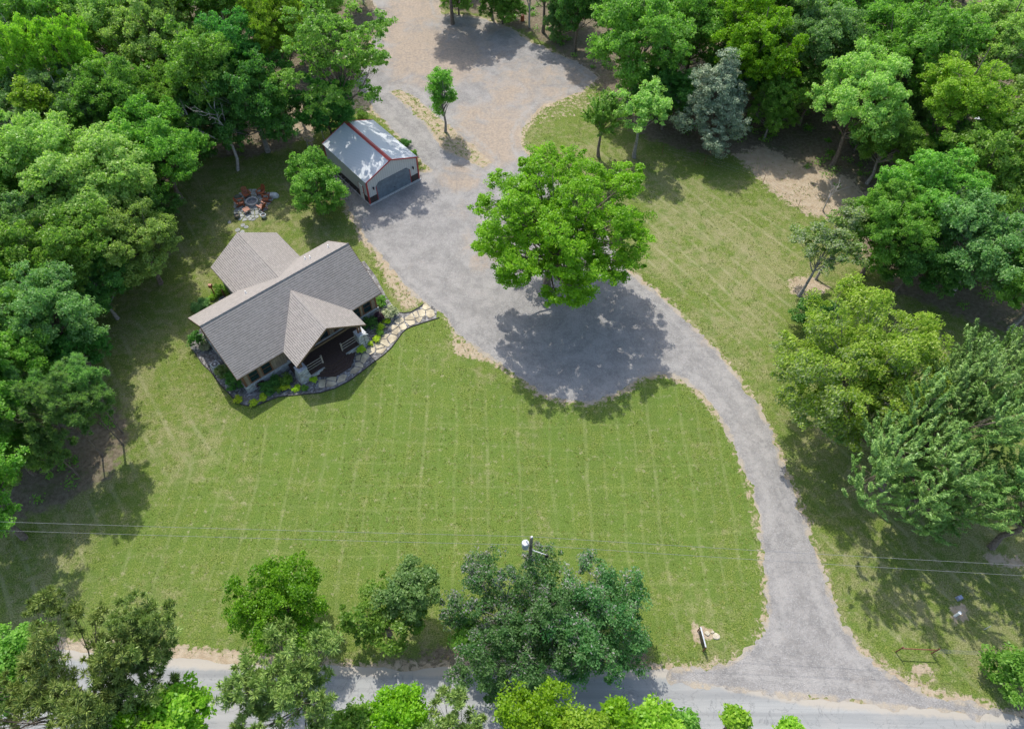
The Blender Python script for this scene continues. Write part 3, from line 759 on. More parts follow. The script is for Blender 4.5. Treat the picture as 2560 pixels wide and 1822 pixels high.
west = np.array([hl(.6, -3)[:2], hl(.6, 4.6)[:2], hl(2.0, 5.4)[:2], hl(4.6, 6.6)[:2], hl(5.0, 9.0)[:2], hl(4.2, 8.8)[:2], hl(3.1, 7.3)[:2], hl(1, 6.6)[:2], hl(-1.3, 4.8)[:2]])
bedP = np.vstack([fr, un(*Z6(2040, 200))[:2], un(*Z6(1980, 130))[:2], upr, bk, [hl(16, 2)[:2], hl(12, -2)[:2]], west])
def bed_sdf(X, Y): return sdf(bedP, X, Y)
sheet('gravel_bed', bed_sdf, -38, -8, 30, 60, .2, .012, M['bedrock'])
def edging(P, label):
    mb = MB(); mb.tube([(p[0], p[1], .05) for p in P], .055, 6); o = mb.build('garden_edging', M['rope'])
    tag(o, label, 'garden edging', 'dark edging round the garden bed')
edging(fr, 'long dark edging curving along the front lawn side of the garden bed')
edging(upr, 'short dark edging curving behind the upper end of the stone path')
# flagstones: cells of a jittered pattern trimmed to the path
def cells(P, spacing, gap, rng, jit=.38, maxr=1.2):
    x0, y0 = P.min(0); x1, y1 = P.max(0); pts = []
    j = 0; y = y0-spacing
    while y < y1+spacing:
        x = x0-spacing+(j % 2)*spacing/2
        while x < x1+spacing: pts.append((x+rng.uniform(-jit, jit)*spacing, y+rng.uniform(-jit, jit)*spacing)); x += spacing
        y += spacing*.87; j += 1
    pts = np.array(pts); S = sdf(P, pts[:, 0], pts[:, 1]); out = []
    for i, p in enumerate(pts):
        if S[i] < spacing*.06: continue
        poly_ = [(p[0]+maxr*math.cos(a), p[1]+maxr*math.sin(a)) for a in np.linspace(0, 2*math.pi, 13)[:-1]]
        dd = np.hypot(pts[:, 0]-p[0], pts[:, 1]-p[1])
        for k in np.argsort(dd)[1:14]:
            q = pts[k]; m = (p+q)/2; n = (q-p)/dd[k]; c = (m-p)@n-gap/2
            new = []
            for a in range(len(poly_)):
                A, B = np.array(poly_[a]), np.array(poly_[(a+1) % len(poly_)]); da, db = (A-p)@n-c, (B-p)@n-c
                if da <= 0: new.append(tuple(A))
                if (da < 0) != (db < 0): new.append(tuple(A+(B-A)*da/(da-db)))
            poly_ = new
            if len(poly_) < 3: break
        if len(poly_) >= 3:
            Q = np.array(poly_); Ss = sdf(P, Q[:, 0], Q[:, 1])
            for a in range(len(Q)):
                if Ss[a] < .02: Q[a] = p+(Q[a]-p)*max(.6, 1+Ss[a]/max(.3, np.hypot(*(Q[a]-p))))
            c_ = Q.mean(0); Q = c_+(Q-c_)*rng.uniform(.93, 1.0)
            out.append(Q)
    return out
rng = np.random.default_rng(5)
pathP = np.array([un(*p)[:2] for p in [Z6(1990, 140), Z6(2050, 255), Z6(1850, 325), Z6(1690, 375), Z6(1600, 440), Z6(1520, 560), Z6(1400, 690), Z6(1220, 830), Z6(1090, 920), Z6(900, 1060), Z6(800, 1130), Z6(600, 1200), Z6(420, 1225), Z6(480, 1080), Z6(740, 1060), Z6(960, 930), Z6(1010, 760), Z6(1110, 680), Z6(1240, 600), Z6(1330, 520), Z6(1430, 430), Z6(1540, 240), Z6(1700, 230), Z6(1830, 150), Z6(1880, 105), Z6(1930, 110)]])
mb = MB()
for Q in cells(pathP, .98, .085, rng):
    mb.prism([tuple(q) for q in Q], .01, .055+rng.uniform(0, .015), 0)
o = mb.build('flagstone_path', M['slab'], bevel=.012); tag(o, kind='structure')
# fire pit patio
patP = smooth(np.array([(-34.3, 68.9), (-33.8, 69.7), (-32.4, 70.3), (-30.7, 69.8), (-29.5, 68.6), (-29.4, 67.2), (-30.0, 66.1), (-30.5, 65.4), (-31.1, 64.4), (-32.0, 64.2), (-33.1, 64.9), (-33.9, 65.9), (-34.2, 67.4)]), 1)
mb = MB()
for Q in cells(patP, .66, .07, rng, .34, .7): mb.prism([tuple(q) for q in Q], .005, .045+rng.uniform(0, .015))
for (x, y, r) in ((-32.2, 63.7, .3), (-31.7, 63.4, .28), (-32.6, 62.9, .33), (-32.0, 62.6, .3), (-33.9, 64.2, .25)):
    mb.prism([(x+r*math.cos(a)*rng.uniform(.8, 1.1), y+r*math.sin(a)*rng.uniform(.8, 1.1)) for a in np.linspace(0, 2*math.pi, 9)[:-1]], .0, .05)
o = mb.build('stone_patio', M['slabgrey'], bevel=.01); tag(o, kind='structure')
#ANCHOR_PROPS

# ------------------------------------------------------------------ small things
pit = empty('fire_pit', (-31.87, 67.6, 0), 0, label='round grey block fire pit in the middle of the stone patio', cat='fire pit')
mb = MB(); n = 28
for i in range(n):
    a0, a1 = 2*math.pi*i/n, 2*math.pi*(i+.94)/n
    for z0, z1, off in ((0, .13, 0), (.135, .265, .5), (.27, .38, 0)):
        b0, b1 = a0+off*2*math.pi/n, a1+off*2*math.pi/n; ri, ro = .56, .78
        mb.prism([(ri*math.cos(b0), ri*math.sin(b0)), (ro*math.cos(b0), ro*math.sin(b0)), (ro*math.cos(b1), ro*math.sin(b1)), (ri*math.cos(b1), ri*math.sin(b1))], z0, z1)
mb.build('ring', M['pitstone'], pit)
mb = MB(); mb.prism([(.58*math.cos(a), .58*math.sin(a)) for a in np.linspace(0, 2*math.pi, 25)[:-1]], .0, .1); mb.build('ash_bed', M['ash'], pit)

def copy_tree(o, parent=None):
    c = o.copy(); C.objects.link(c); c.parent = parent
    for ch in [k for k in C.objects if k.parent == o]: copy_tree(ch, c)
    return c
def make_chair():                                   # faces -Y (front), slatted reclining back
    r = empty('adirondack_chair')
    mb = MB()
    for i in range(5): mb.box((-.27, -.38+i*.115, .36-i*.035), (.27, -.28+i*.115, .385-i*.035))
    mb.build('seat', M['redwood'], r)
    mb = MB()
    for i in range(5):
        x = (i-2)*.115; top = 1.08-abs(i-2)*.06
        mb.bar((x, .14, .22), (x*1.12, .14+.42*(top-.22)/.86, top), .1, .022)
    mb.bar((-.3, .27, .52), (.3, .27, .52), .03, .07); mb.build('backrest', M['redwood'], r)
    for s in (-1, 1):
        mb = MB(); mb.box((s*.36-.075, -.46, .57), (s*.36+.075, .3, .595)); mb.build('armrest', M['redwood'], r)
        mb = MB(); mb.box((s*.31-.02, -.42, 0), (s*.31+.02, -.3, .57)); mb.build('leg', M['redwood'], r)
        mb = MB(); mb.bar((s*.28, -.4, .3), (s*.28, .48, .03), .03, .12); mb.build('rear_leg', M['redwood'], r)
    return r
chairs = [(-32.75, 68.75, 'chair far left of the fire pit, tall back towards the trees'),
          (-31.0, 69.15, 'chair at the far right of the fire pit, facing the cabin'),
          (-33.2, 67.2, 'chair alone on the left side of the fire pit'),
          (-30.15, 67.95, 'chair right of the fire pit, in front of the pale boulder'),
          (-30.35, 66.55, 'chair between the fire pit and the pale stone pot')]
ch0 = make_chair()
for i, (x, y, lb) in enumerate(chairs):
    c = ch0 if i == 0 else copy_tree(ch0)
    if i == 0: chair_parts = None
    c.location = (x, y, .05); c.scale = (1.12,)*3
    a = math.atan2(67.6-y, -31.87-x); c.rotation_euler = (0, 0, a+math.pi/2)
    tag(c, 'reddish wooden '+lb, 'chair', 'wooden chairs around the fire pit')
t = empty('side_table', (-32.15, 65.95, .05), R_(42), label='low square reddish wooden table on the house side of the fire pit', cat='table')
mb = MB()
for i in range(4):
    m = Matrix.Rotation(i*math.pi/2, 4, 'Z'); mb.box((-.36, -.36, .46), (.26, -.26, .49), 0, m)
for i in range(5): mb.box((-.25, -.25+i*.101, .43), (.25, -.16+i*.101, .455))
mb.build('table_top', M['redwood'], t)
for sx in (-1, 1):
    for sy in (-1, 1): mb = MB(); mb.bar((sx*.28, sy*.28, 0), (sx*.28, sy*.28, .455), .06); mb.build('leg', M['redwood'], t)

def rock(name, loc, s, mat, label, cat, seed=1, grp=None):
    bm = bmesh.new(); bmesh.ops.create_icosphere(bm, subdivisions=3, radius=1)
    for v in bm.verts:
        p = v.co*1.3+Vector((seed*3.1, seed*1.7, 0)); k = .78+.45*float(noise(p.x+p.z*.7, p.y-p.z*.5, seed))
        v.co = Vector((v.co.x*s[0]*k, v.co.y*s[1]*k, max(-.3, min(v.co.z, .62))*s[2]*k*1.3))
    me = bpy.data.meshes.new(name); bm.to_mesh(me); bm.free(); me.materials.append(mat)
    o = link(bpy.data.objects.new(name, me)); o.location = loc; return tag(o, label, cat, grp)
rock('boulder', (-29.45, 68.8, .1), (.62, .42, .42), M['boulder'], 'pale flat-topped boulder at the right edge of the fire pit patio', 'rock', 1)
rock('boulder', (-33.9, 68.6, .05), (.5, .36, .34), M['darkstone'], 'dark mossy boulder left of the far left chair on the patio', 'rock', 4)
def planter(x, y, mat, label):
    p = empty('planter', (x, y, .0), 0, label=label, cat='pot')
    mb = MB(); P = [(0, .02, .22), (0, .2, .33), (0, .38, .36), (0, .46, .31), (0, .46, .25), (0, .3, .26)]
    k = 16; v0 = len(mb.v)
    for (_, z, r) in P:
        for i in range(k): mb.v.append((r*math.cos(2*math.pi*i/k), r*math.sin(2*math.pi*i/k), z))
    for a in range(len(P)-1):
        for i in range(k):
            j = (i+1) % k; mb.f.append((a*k+i, a*k+j, (a+1)*k+j, (a+1)*k+i)); mb.m.append(0); mb.uv.append(None)
    mb.build('bowl', mat, p, smooth_=True)
    mb = MB(); mb.prism([(.26*math.cos(a), .26*math.sin(a)) for a in np.linspace(0, 2*math.pi, 17)[:-1]], .2, .32); mb.build('soil', M['bark'], p)
planter(-29.95, 65.1, M['boulder'], 'pale round stone pot holding soil, near the house side of the patio')
planter(-33.1, 65.05, M['darkstone'], 'dark round pot at the left of the patio edge towards the house')

# air conditioner
ac = empty('air_conditioner', (*hl(-.47, .4)[:2], .0), HY+R_(6), label='pale grey square air conditioner with round top fan in the gravel bed', cat='air conditioner')
mb = MB(); mb.box((-.4, -.4, .08), (.4, .4, .78)); mb.build('casing', simple('ac_casing', (.36, .40, .42), .5), ac, bevel=.04)
mb = MB(); mb.box((-.48, -.48, 0), (.48, .48, .08)); mb.build('pad', M['concrete'], ac)
mb = MB(); mb.prism([(.31*math.cos(a), .31*math.sin(a)) for a in np.linspace(0, 2*math.pi, 25)[:-1]], .781, .79); fn = mb.build('fan_opening', M['black'], ac)
mb = MB()
for r in (.31, .24, .17): mb.tube([(r*math.cos(a), r*math.sin(a), .80) for a in np.linspace(0, 2*math.pi, 25)], .008, 4, caps=False)
mb.tube([(0, 0, .79), (0, 0, .83)], .11, 12); mb.build('fan_guard', M['galv'], fn)

# carved posts behind the house (bird feeder post)
x, y, _ = un(540, 743); p = empty('feeder_post', (x, y, 0), 0, label='reddish wooden post in the planting behind the cabin', cat='post')
mb = MB(); mb.bar((0, 0, 0), (-.05, .05, 1.7), .1); mb.build('post', M['redwood'], p); mb = MB(); mb.box((-.22, -.1, 1.6), (.12, .2, 2.0)); mb.build('feeder_box', M['redwood'], p)
x, y, _ = un(561, 740); mb = MB(); mb.bar((0, 0, 0), (.05, 0, 1.0), .12); mb.tube([(.05, 0, 1.0), (.05, 0, 1.12)], [.12, .02], 8); o = mb.build('wooden_stake', M['trim']); o.location = (x, y, 0)
tag(o, 'short brown wooden stake between the reddish post and the rear cabin wall', 'post')
# lamp/shepherd hook beside the right pillar, pale crescent top
x, y, _ = un(*Z6(1120, 650)); hk = empty('hook_stand', (x, y, 0), 0, label='thin dark garden stand with a pale curved top beside the right porch pillar', cat='garden stand')
mb = MB(); mb.tube([(0, 0, 0), (0, 0, 1.9)], .02, 6); mb.build('pole', M['black'], hk)
mb = MB(); mb.tube([(.45*math.cos(a)-.0, .2*math.cos(a), 1.9+.22*math.sin(a)-.2) for a in np.linspace(.2, math.pi-.2, 10)], [.02, .04, .05, .06, .06, .06, .06, .05, .04, .02], 6); mb.build('curved_top', M['white'], hk)
# doormat-like rug stone on the path
# ------------------------------------------------------------------ utility pole and wires
px, py, _ = un(1321, 1459)
pole = empty('utility_pole', (px, py, 0), 0, label='weathered wooden utility pole with transformer rising behind the silvery tree', cat='utility pole')
PH = 10.0
mb = MB(); mb.tube([(0, 0, -.2), (0, 0, 5), (0, 0, PH)], [.17, .15, .12], 12); mb.build('pole_shaft', M['pole'], pole)
mb = MB(); tx = -.42
mb.tube([(tx, -.05, 8.25), (tx, -.05, 9.05)], .26, 16); mb.tube([(tx, -.05, 9.05), (tx, -.05, 9.12)], [.28, .24], 16)
tf = mb.build('transformer', simple('transformer_paint', (.40, .42, .42), .45), pole)
mb = MB(); mb.tube([(tx+.1, 0, 9.1), (tx+.1, .02, 9.45)], [.05, .03], 8); mb.build('bushing', M['white'], tf)
mb = MB(); mb.bar((-.2, -.05, 8.8), (0, 0, 8.8), .06); mb.build('bracket', M['galv'], tf); mb = MB(); mb.bar((-.2, -.05, 8.45), (0, 0, 8.45), .06); mb.build('bracket', M['galv'], tf)
for z in (PH, 8.4):
    mb = MB(); mb.tube([(.02, 0, z), (.02, 0, z+.08), (.02, 0, z+.16)], [.06, .09, .05], 10); mb.build('insulator', M['white'], pole)
mb = MB(); mb.tube([(.05, 0, 7.6), (.5, -.25, 7.85), (1.15, -.5, 7.9)], .03, 6); ar = mb.build('lamp_arm', M['galv'], pole)
mb = MB(); mb.tube([(1.2, -.52, 7.98), (1.2, -.52, 7.85), (1.2, -.52, 7.68)], [.06, .11, .16], 10); mb.build('lamp_head', M['black'], ar)
def wire(z0, zl, zr, pl, pr, label):
    A = Vector(un(*pl, zl)); B = Vector((px, py, z0)); Cc = Vector(un(*pr, zr)); pts = []
    A = B+(A-B)*1.25; Cc = B+(Cc-B)*1.25
    for P, Q in ((A, B), (B, Cc)):
        for i in range(24):
            t = i/24; p = P.lerp(Q, t); p.z += -1.0*t*(1-t)*.8; pts.append(p)
    pts.append(Cc); mb = MB(); mb.tube([p for p in pts], .012, 5); tag(mb.build('power_line', M['wire']), label, 'power line', 'overhead power lines')
wire(PH+.15, 9.6, 9.6, (0, 1302), (2560, 1411), 'upper overhead line, tied to the very top of the utility pole')
wire(8.55, 8.3, 8.3, (0, 1324), (2560, 1437), 'lower overhead line, tied to the pole beside the transformer')

# ------------------------------------------------------------------ pipe brace of the road fence
a = un(2239, 1629); b = un(2328, 1633)
h = empty('fence_brace', (a[0], a[1], 0), 0, label='rusty H-shaped pipe brace in the grass by the drive entrance', cat='fence brace')
v = Vector((b[0]-a[0], b[1]-a[1], 0))
for p in (Vector((0, 0, 0)), v): mb = MB(); mb.tube([p-Vector((0, 0, .1)), p+Vector((0, 0, 1.44))], .05, 8); mb.build('post', M['rust'], h)
mb = MB(); mb.tube([Vector((0, 0, 1.05)), v+Vector((0, 0, 1.05))], .045, 8); mb.build('rail', M['rust'], h)
f = empty('wire_fence', (b[0], b[1], 0), 0, label='thin wire strands running from the rusty brace towards the right edge', cat='wire fence')
e = un(2700, 1650); ev = Vector((e[0]-b[0], e[1]-b[1], 0))
for z in (.35, .65, .95, 1.2): mb = MB(); mb.tube([Vector((0, 0, z)), ev*.5+Vector((0, 0, z-.03)), ev+Vector((0, 0, z))], .008, 4); mb.build('strand', M['wire'], f)
# ranch sign near the drive
a = un(1744, 1577); bb = un(1757, 1627)
s = empty('ranch_sign', (a[0], a[1], 0), 0, label='dark metal oval sign hung in a pipe frame beside the drive mouth', cat='sign')
d = Vector((bb[0]-a[0], bb[1]-a[1], 0)); H1 = 1.15
for p in (Vector((0, 0, 0)), d): mb = MB(); mb.tube([p-Vector((0, 0, .1)), p+Vector((0, 0, H1))], .05, 8); mb.build('post', M['rust'], s)
mb = MB(); mb.tube([Vector((0, 0, H1)), d+Vector((0, 0, H1))], .055, 8); mb.build('top_bar', M['galv'], s)
mb = MB(); u_ = d.normalized(); nrm = Vector((-u_.y, u_.x, 0)); Lh = d.length*.44; c_ = d*.5+Vector((0, 0, .58))
ring = [c_+u_*(Lh*math.cos(t))+Vector((0, 0, .42*math.sin(t))) for t in np.linspace(0, 2*math.pi, 25)]
for q in (-.02, .02):
    P = [p+nrm*q for p in ring[:-1]]; mb.face(P if q < 0 else P[::-1])
mb.tube(ring, .03, 6, caps=False); sp_ = mb.build('oval_panel', M['black'], s)
mb = MB()
for z0 in (-.12, .1): mb.tube([c_+u_*(-Lh*.6)+nrm*.03+Vector((0, 0, z0)), c_+u_*(Lh*.6)+nrm*.03+Vector((0, 0, z0))], .015, 5)
mb.build('scroll', M['galv'], sp_)
# pale rocks by the sign
for i, (qx, qy, r) in enumerate(((1768, 1583, .22), (1790, 1590, .30), (1781, 1580, .14))):
    x, y, _ = un(qx, qy); rock('field_rock', (x, y, .0), (r, r*.8, .12), simple('chalky_rock', (.42, .37, .27), .9), ['small cream rock touching the oval sign frame', 'largest of the flat cream rocks right of the oval sign', 'smallest cream rock above the other two by the sign'][i], 'rock', i+6, 'cream rocks beside the sign')
# white capped pipe and blue meter lid
x, y, _ = un(2387, 1539); mb = MB(); mb.tube([(0, 0, -.1), (0, 0, 0.75)], .11, 14); mb.tube([(0, 0, .75), (0, 0, .86)], .135, 14)
tag(mb.build('standpipe', M['white']), 'short white capped pipe standing in sandy grass at the lower right', 'pipe').location = (x, y, 0)
x, y, _ = un(2397, 1495); u2 = empty('utility_box', (x, y, -.05), R_(20), label='squat blue-grey utility box in the shade beyond the white pipe', cat='utility box')
mb = MB(); mb.prism([(-.28, -.2), (.28, -.2), (.28, .2), (-.28, .2)], 0, .3, 0, [(-.22, -.16), (.22, -.16), (.22, .16), (-.22, .16)]); mb.build('box', M['blueplastic'], u2, bevel=.03)
mb = MB(); mb.box((-.2, -.14, .301), (.2, .14, .33)); mb.build('lid', simple('lid_plastic', (.26, .29, .40), .4), u2)
x, y, _ = un(2460, 1573); mb = MB(); mb.bar((0, 0, 0), (0, 0, 1.0), .04); tag(mb.build('marker_stake', M['galv']), 'thin grey stake standing in the grass right of the white pipe', 'stake').location = (x, y, 0)
# pasture fence on the right
posts = [(1655, 385), (1760, 412), (1907, 458), (1994, 519), (2062, 560), (2110, 640)]
lbs = ['under the small tree pair', 'below the grey cedar', 'where the lawn meets the tan pasture strip', 'between the lawn and the bare sapling', 'just below the bare sapling', 'beside the leaning windblown tree']
for (qx, qy), lb in zip(posts, lbs):
    x, y, _ = un(qx, qy); o = MB(); o.bar((0, 0, -.1), (0, 0, 1.35), .045, .03); o = o.build('fence_post', M['rust']); o.location = (x, y, 0); tag(o, 'thin dark metal fence post '+lb, 'fence post', 'posts of the pasture fence')
pp = [Vector(un(*q)) for q in posts]; f2 = empty('pasture_wire', tuple(pp[0]), 0, label='thin wires strung along the pasture fence posts on the right', cat='wire fence')
for z in (.5, .9, 1.2): mb = MB(); mb.tube([p-pp[0]+Vector((0, 0, z)) for p in pp], .007, 4); mb.build('strand', M['wire'], f2)
# rusty drum at the wood's edge
x, y, _ = un(1306, 52); dr = empty('steel_drum', (x, y, 0), 0, label='rusty red steel drum at the edge of the woods, top centre', cat='drum')
mb = MB(); mb.tube([(0, 0, 0), (0, 0, .3), (0, 0, .31), (0, 0, .6), (0, 0, .61), (0, 0, .88)], [.29, .29, .305, .305, .29, .29], 18); mb.build('barrel', simple('drum_paint', (.42, .12, .05), .6, .4), dr)
mb = MB(); mb.tube([(0, 0, .881), (0, 0, .89)], .25, 18); mb.build('lid', M['rust'], dr)
# grey shed glimpsed among the trees
x, y, _ = un(2475, 330); sdh = empty('shed', (x, y, 0), R_(35), label='low grey shed glimpsed beneath the trees near the right edge', cat='shed')
mb = MB(); mb.box((-2.2, -1.6, 0), (2.2, 1.6, 2.0)); mb.face([(-2.2, -1.6, 2), (-2.2, 1.6, 2), (-2.2, 0, 2.6)]); mb.face([(2.2, 1.6, 2), (2.2, -1.6, 2), (2.2, 0, 2.6)]); mb.build('wall', M['siding'], sdh)
mb = MB(); mb.face([(-2.5, -1.9, 1.95), (2.5, -1.9, 1.95), (2.5, 0, 2.68), (-2.5, 0, 2.68)]); mb.face([(-2.5, 0, 2.68), (2.5, 0, 2.68), (2.5, 1.9, 1.95), (-2.5, 1.9, 1.95)]); mb.build('roof', M['metalroof'], sdh)
# stacked brush beside the garage
rng = np.random.default_rng(11)
def gl(x, y, z=0): c, s = math.cos(GYAW), math.sin(GYAW); return (GO[0]+c*x-s*y, GO[1]+s*x+c*y, z)
mb = MB()
for i in range(150):
    x = rng.uniform(-1.9, -.4); y = rng.uniform(2.2, 7.5); z = rng.uniform(.05, .7)*(1-abs(x+1.1)); a = rng.normal(1.5, .7); l_ = rng.uniform(.6, 1.6)
    A = Vector(gl(x, y, z)); B = A+Vector((math.cos(a+GYAW)*l_, math.sin(a+GYAW)*l_, rng.uniform(-.1, .35)))
    mb.tube([A, (A+B)/2+Vector((0, 0, rng.uniform(-.1, .1))), B], [.035, .025, .012], 5)
tag(mb.build('brush_pile', M['deadwood']), 'pile of cut grey branches stacked along the shaded side of the garage', 'brush pile')
#ANCHOR_TREES

# ------------------------------------------------------------------ trees
def unit(v): return v/np.maximum(np.linalg.norm(v, axis=-1, keepdims=True), 1e-9)
def leaves(Cn, Nn, L, W, rng, spread, wind=None, up=.25, along=None):
    """diamond leaves at points Cn, roughly facing Nn -> verts, faces"""
    n = len(Cn)
    nn = unit(Nn*(1-spread)+unit(rng.normal(size=(n, 3)))*spread+np.array([0, 0, up]))
    t = rng.normal(size=(n, 3))
    if wind is not None: t = t*.45+np.array(wind)
    if along is not None: t = t*.5+along*1.3
    t = unit(t-nn*(t*nn).sum(-1, keepdims=True)); b = np.cross(nn, t)
    l_ = L*rng.uniform(.65, 1.25, (n, 1)); w_ = W*rng.uniform(.65, 1.25, (n, 1))
    fold = nn*l_*rng.uniform(-.12, .12, (n, 1))
    V = np.stack([Cn-t*l_*.5, Cn+b*w_*.5+fold, Cn+t*l_*.5, Cn-b*w_*.5+fold], 1).reshape(-1, 3)
    return V, np.arange(4*n).reshape(-1, 4)

KIND = dict(
    broad=dict(lobes=26, lr=.32, env=.76, clump=.52, per=72, L=.25, W=.155, dens=1.5, flat=.8, spread=.6, gap=.06),
    dense=dict(lobes=28, lr=.31, env=.78, clump=.46, per=66, L=.23, W=.145, dens=1.6, flat=.85, spread=.6, gap=.03),
    oak=dict(lobes=90, lr=.21, env=.86, clump=.48, per=76, L=.24, W=.15, dens=1.1, flat=.8, spread=.55, gap=.13, even=True),
    open=dict(lobes=18, lr=.30, env=.76, clump=.46, per=52, L=.30, W=.16, dens=1.15, flat=.75, spread=.6, gap=.15),
    airy=dict(lobes=34, lr=.24, env=.84, clump=.50, per=50, L=.30, W=.19, dens=1.0, flat=.8, spread=.6, gap=.22, even=True),
    feather=dict(lobes=46, lr=.29, env=.80, clump=.50, per=74, L=.26, W=.14, dens=1.5, flat=.95, spread=.6, gap=.04, plume=True, even=True, pl=.85),
    fine=dict(lobes=44, lr=.27, env=.84, clump=.44, per=60, L=.21, W=.125, dens=1.35, flat=.9, spread=.65, gap=.05, even=True),
    finebig=dict(lobes=60, lr=.24, env=.86, clump=.55, per=70, L=.27, W=.14, dens=1.35, flat=.95, spread=.6, gap=.05, even=True),
    wispy=dict(lobes=30, lr=.28, env=.80, clump=.60, per=80, L=.34, W=.09, dens=1.5, flat=.9, spread=.55, gap=.06, plume=True),
    cone=dict(lobes=44, lr=.30, env=.80, clump=.42, per=56, L=.22, W=.10, dens=1.5, flat=.9, spread=.6, gap=.05, cone=True),
    pine=dict(lobes=26, lr=.24, env=.84, clump=.32, per=60, L=.32, W=.034, dens=1.5, flat=.95, spread=1, gap=.12, tuft=True),
    shrub=dict(lobes=7, lr=.5, env=.5, clump=.18, per=30, L=.13, W=.085, dens=1.3, flat=.9, spread=.6, gap=.05))

def crown_geo(kind, R, RZ, seed, wind=None, zc=0.0, extra=None):
    """foliage round (0,0,zc): returns verts, faces, tint, list of (lobe centre, [clump centres])"""
    k = KIND[kind]; rng = np.random.default_rng(seed)
    ga = 2.39996; nl = k['lobes']; LB = []
    for i in range(nl):
        f = (i+.5)/nl; z = 1-f*1.85                     # from top down to a bit below the middle
        if k.get('cone'): z = 1-2*f; rr = (1-(z+1)/2)*.95+.12
        else: rr = math.sqrt(max(0, 1-z*z))
        a = i*ga+rng.uniform(-.35, .35)+seed
        e = k['env']*((rng.uniform(.9, 1.08) if i % 3 else rng.uniform(.35, .7)) if k.get('even') else (rng.uniform(.74, 1.14) if i % 4 else rng.uniform(.35, .6)))
        lr = k['lr']*rng.uniform(.55, 1.3)*(0.62 if k.get('cone') and z > .4 else 1)
        LB.append((np.array([math.cos(a)*rr*R*e, math.sin(a)*rr*R*e, z*RZ*e*.95]), lr*min(R, (R+RZ)/2)))
    if not k.get('cone'): LB.append((np.array([0, 0, RZ*.05]), .5*min(R, RZ)))
    cc = []; own = []; nr = []
    for li, (c, r) in enumerate(LB):
        n = int(max(5, 4*math.pi*r*r*k['dens']/(math.pi*k['clump']**2)*.62))
        d = unit(rng.normal(size=(n, 3))); 
        out = unit(c+np.array([0, 0, .4*RZ]))
        d = unit(d+out*.45+np.array([0, 0, .22]))
        d = d+out*(d@out)[:, None]*.45                 # lobes stretch outwards
        p = c+d*r*rng.uniform(.5, 1.18, (n, 1))*np.array([1, 1, k['flat']*RZ/R if RZ < R else k['flat']])
        keep = rng.random(n) > k['gap']
        for lj, (c2, r2) in enumerate(LB):
            if lj != li: keep &= np.linalg.norm(p-c2, axis=1) > r2*.55
        cc.append(p[keep]); nr.append(d[keep]); own += [li]*int(keep.sum())
    P = np.vstack(cc); Nn = np.vstack(nr); own = np.array(own)
    if extra is not None: P = extra(P)
    cl = k['clump']; n = len(P); per = k['per']
    cr = cl*rng.uniform(.5, 1.5, n)
    off = unit(rng.normal(size=(n, per, 3)))*(rng.random((n, per, 1))**.4)
    if k.get('tuft'):
        Cn = P[:, None]+off*cr[:, None, None]*.62
        pts = Cn.reshape(-1, 3); nd = off.reshape(-1, 3)
        t = unit(nd+np.array([0, 0, .35])); nn = unit(np.cross(t, rng.normal(size=t.shape))); b = np.cross(nn, t)
        L = k['L']*rng.uniform(.7, 1.2, (len(pts), 1)); W = k['W']
        V = np.stack([pts-t*L*.3, pts+b*W, pts+t*L*.7, pts-b*W], 1).reshape(-1, 3); F = np.arange(len(V)).reshape(-1, 4)
    elif k.get('plume'):
        ax = unit(Nn*1.0+np.array([0, 0, .55])+(np.array(wind) if wind is not None else 0)+rng.normal(size=Nn.shape)*.25)
        s = rng.uniform(-1, 1, (n, per, 1))
        o = off*cr[:, None, None]*.34*(1.05-abs(s)*.7)+ax[:, None]*s*cr[:, None, None]*k.get('pl', 1.25)
        pts = (P[:, None]+o).reshape(-1, 3); al = np.repeat(ax, per, 0)
        V, F = leaves(pts, np.repeat(Nn, per, 0), k['L'], k['W'], rng, k['spread'], along=al)
    else:
        off[..., 2] *= .7
        # leaves hug the upper side of every clump: bright tops, hollow undersides
        off[..., 2] = np.where(off[..., 2] < -.15, -off[..., 2]*.6, off[..., 2])
        pts = (P[:, None]+off*cr[:, None, None]).reshape(-1, 3)
        nrm = unit(off.reshape(-1, 3)*.9+np.repeat(Nn, per, 0)*.6+np.array([0, 0, .4]))
        V, F = leaves(pts, nrm, k['L'], k['W'], rng, k['spread'], wind)
    ct = rng.normal(.5, .2, n); lt = rng.normal(0, .17, (n, per))
    tint = np.clip(ct[:, None]+lt, 0, .82)
    tint = np.where(rng.random((n, per)) < .12, .95, tint) if wind is None else np.where(rng.random((n, per)) < np.clip(.12+.5*(Nn@unit(np.array(wind)*-1.)), .02, .6)[:, None], .95, tint)
    V = V.reshape(-1, 3)+np.array([0, 0, zc])
    return V, F, tint.ravel(), [(c+np.array([0, 0, zc]), P[own == i]+np.array([0, 0, zc])) for i, (c, r) in enumerate(LB)]

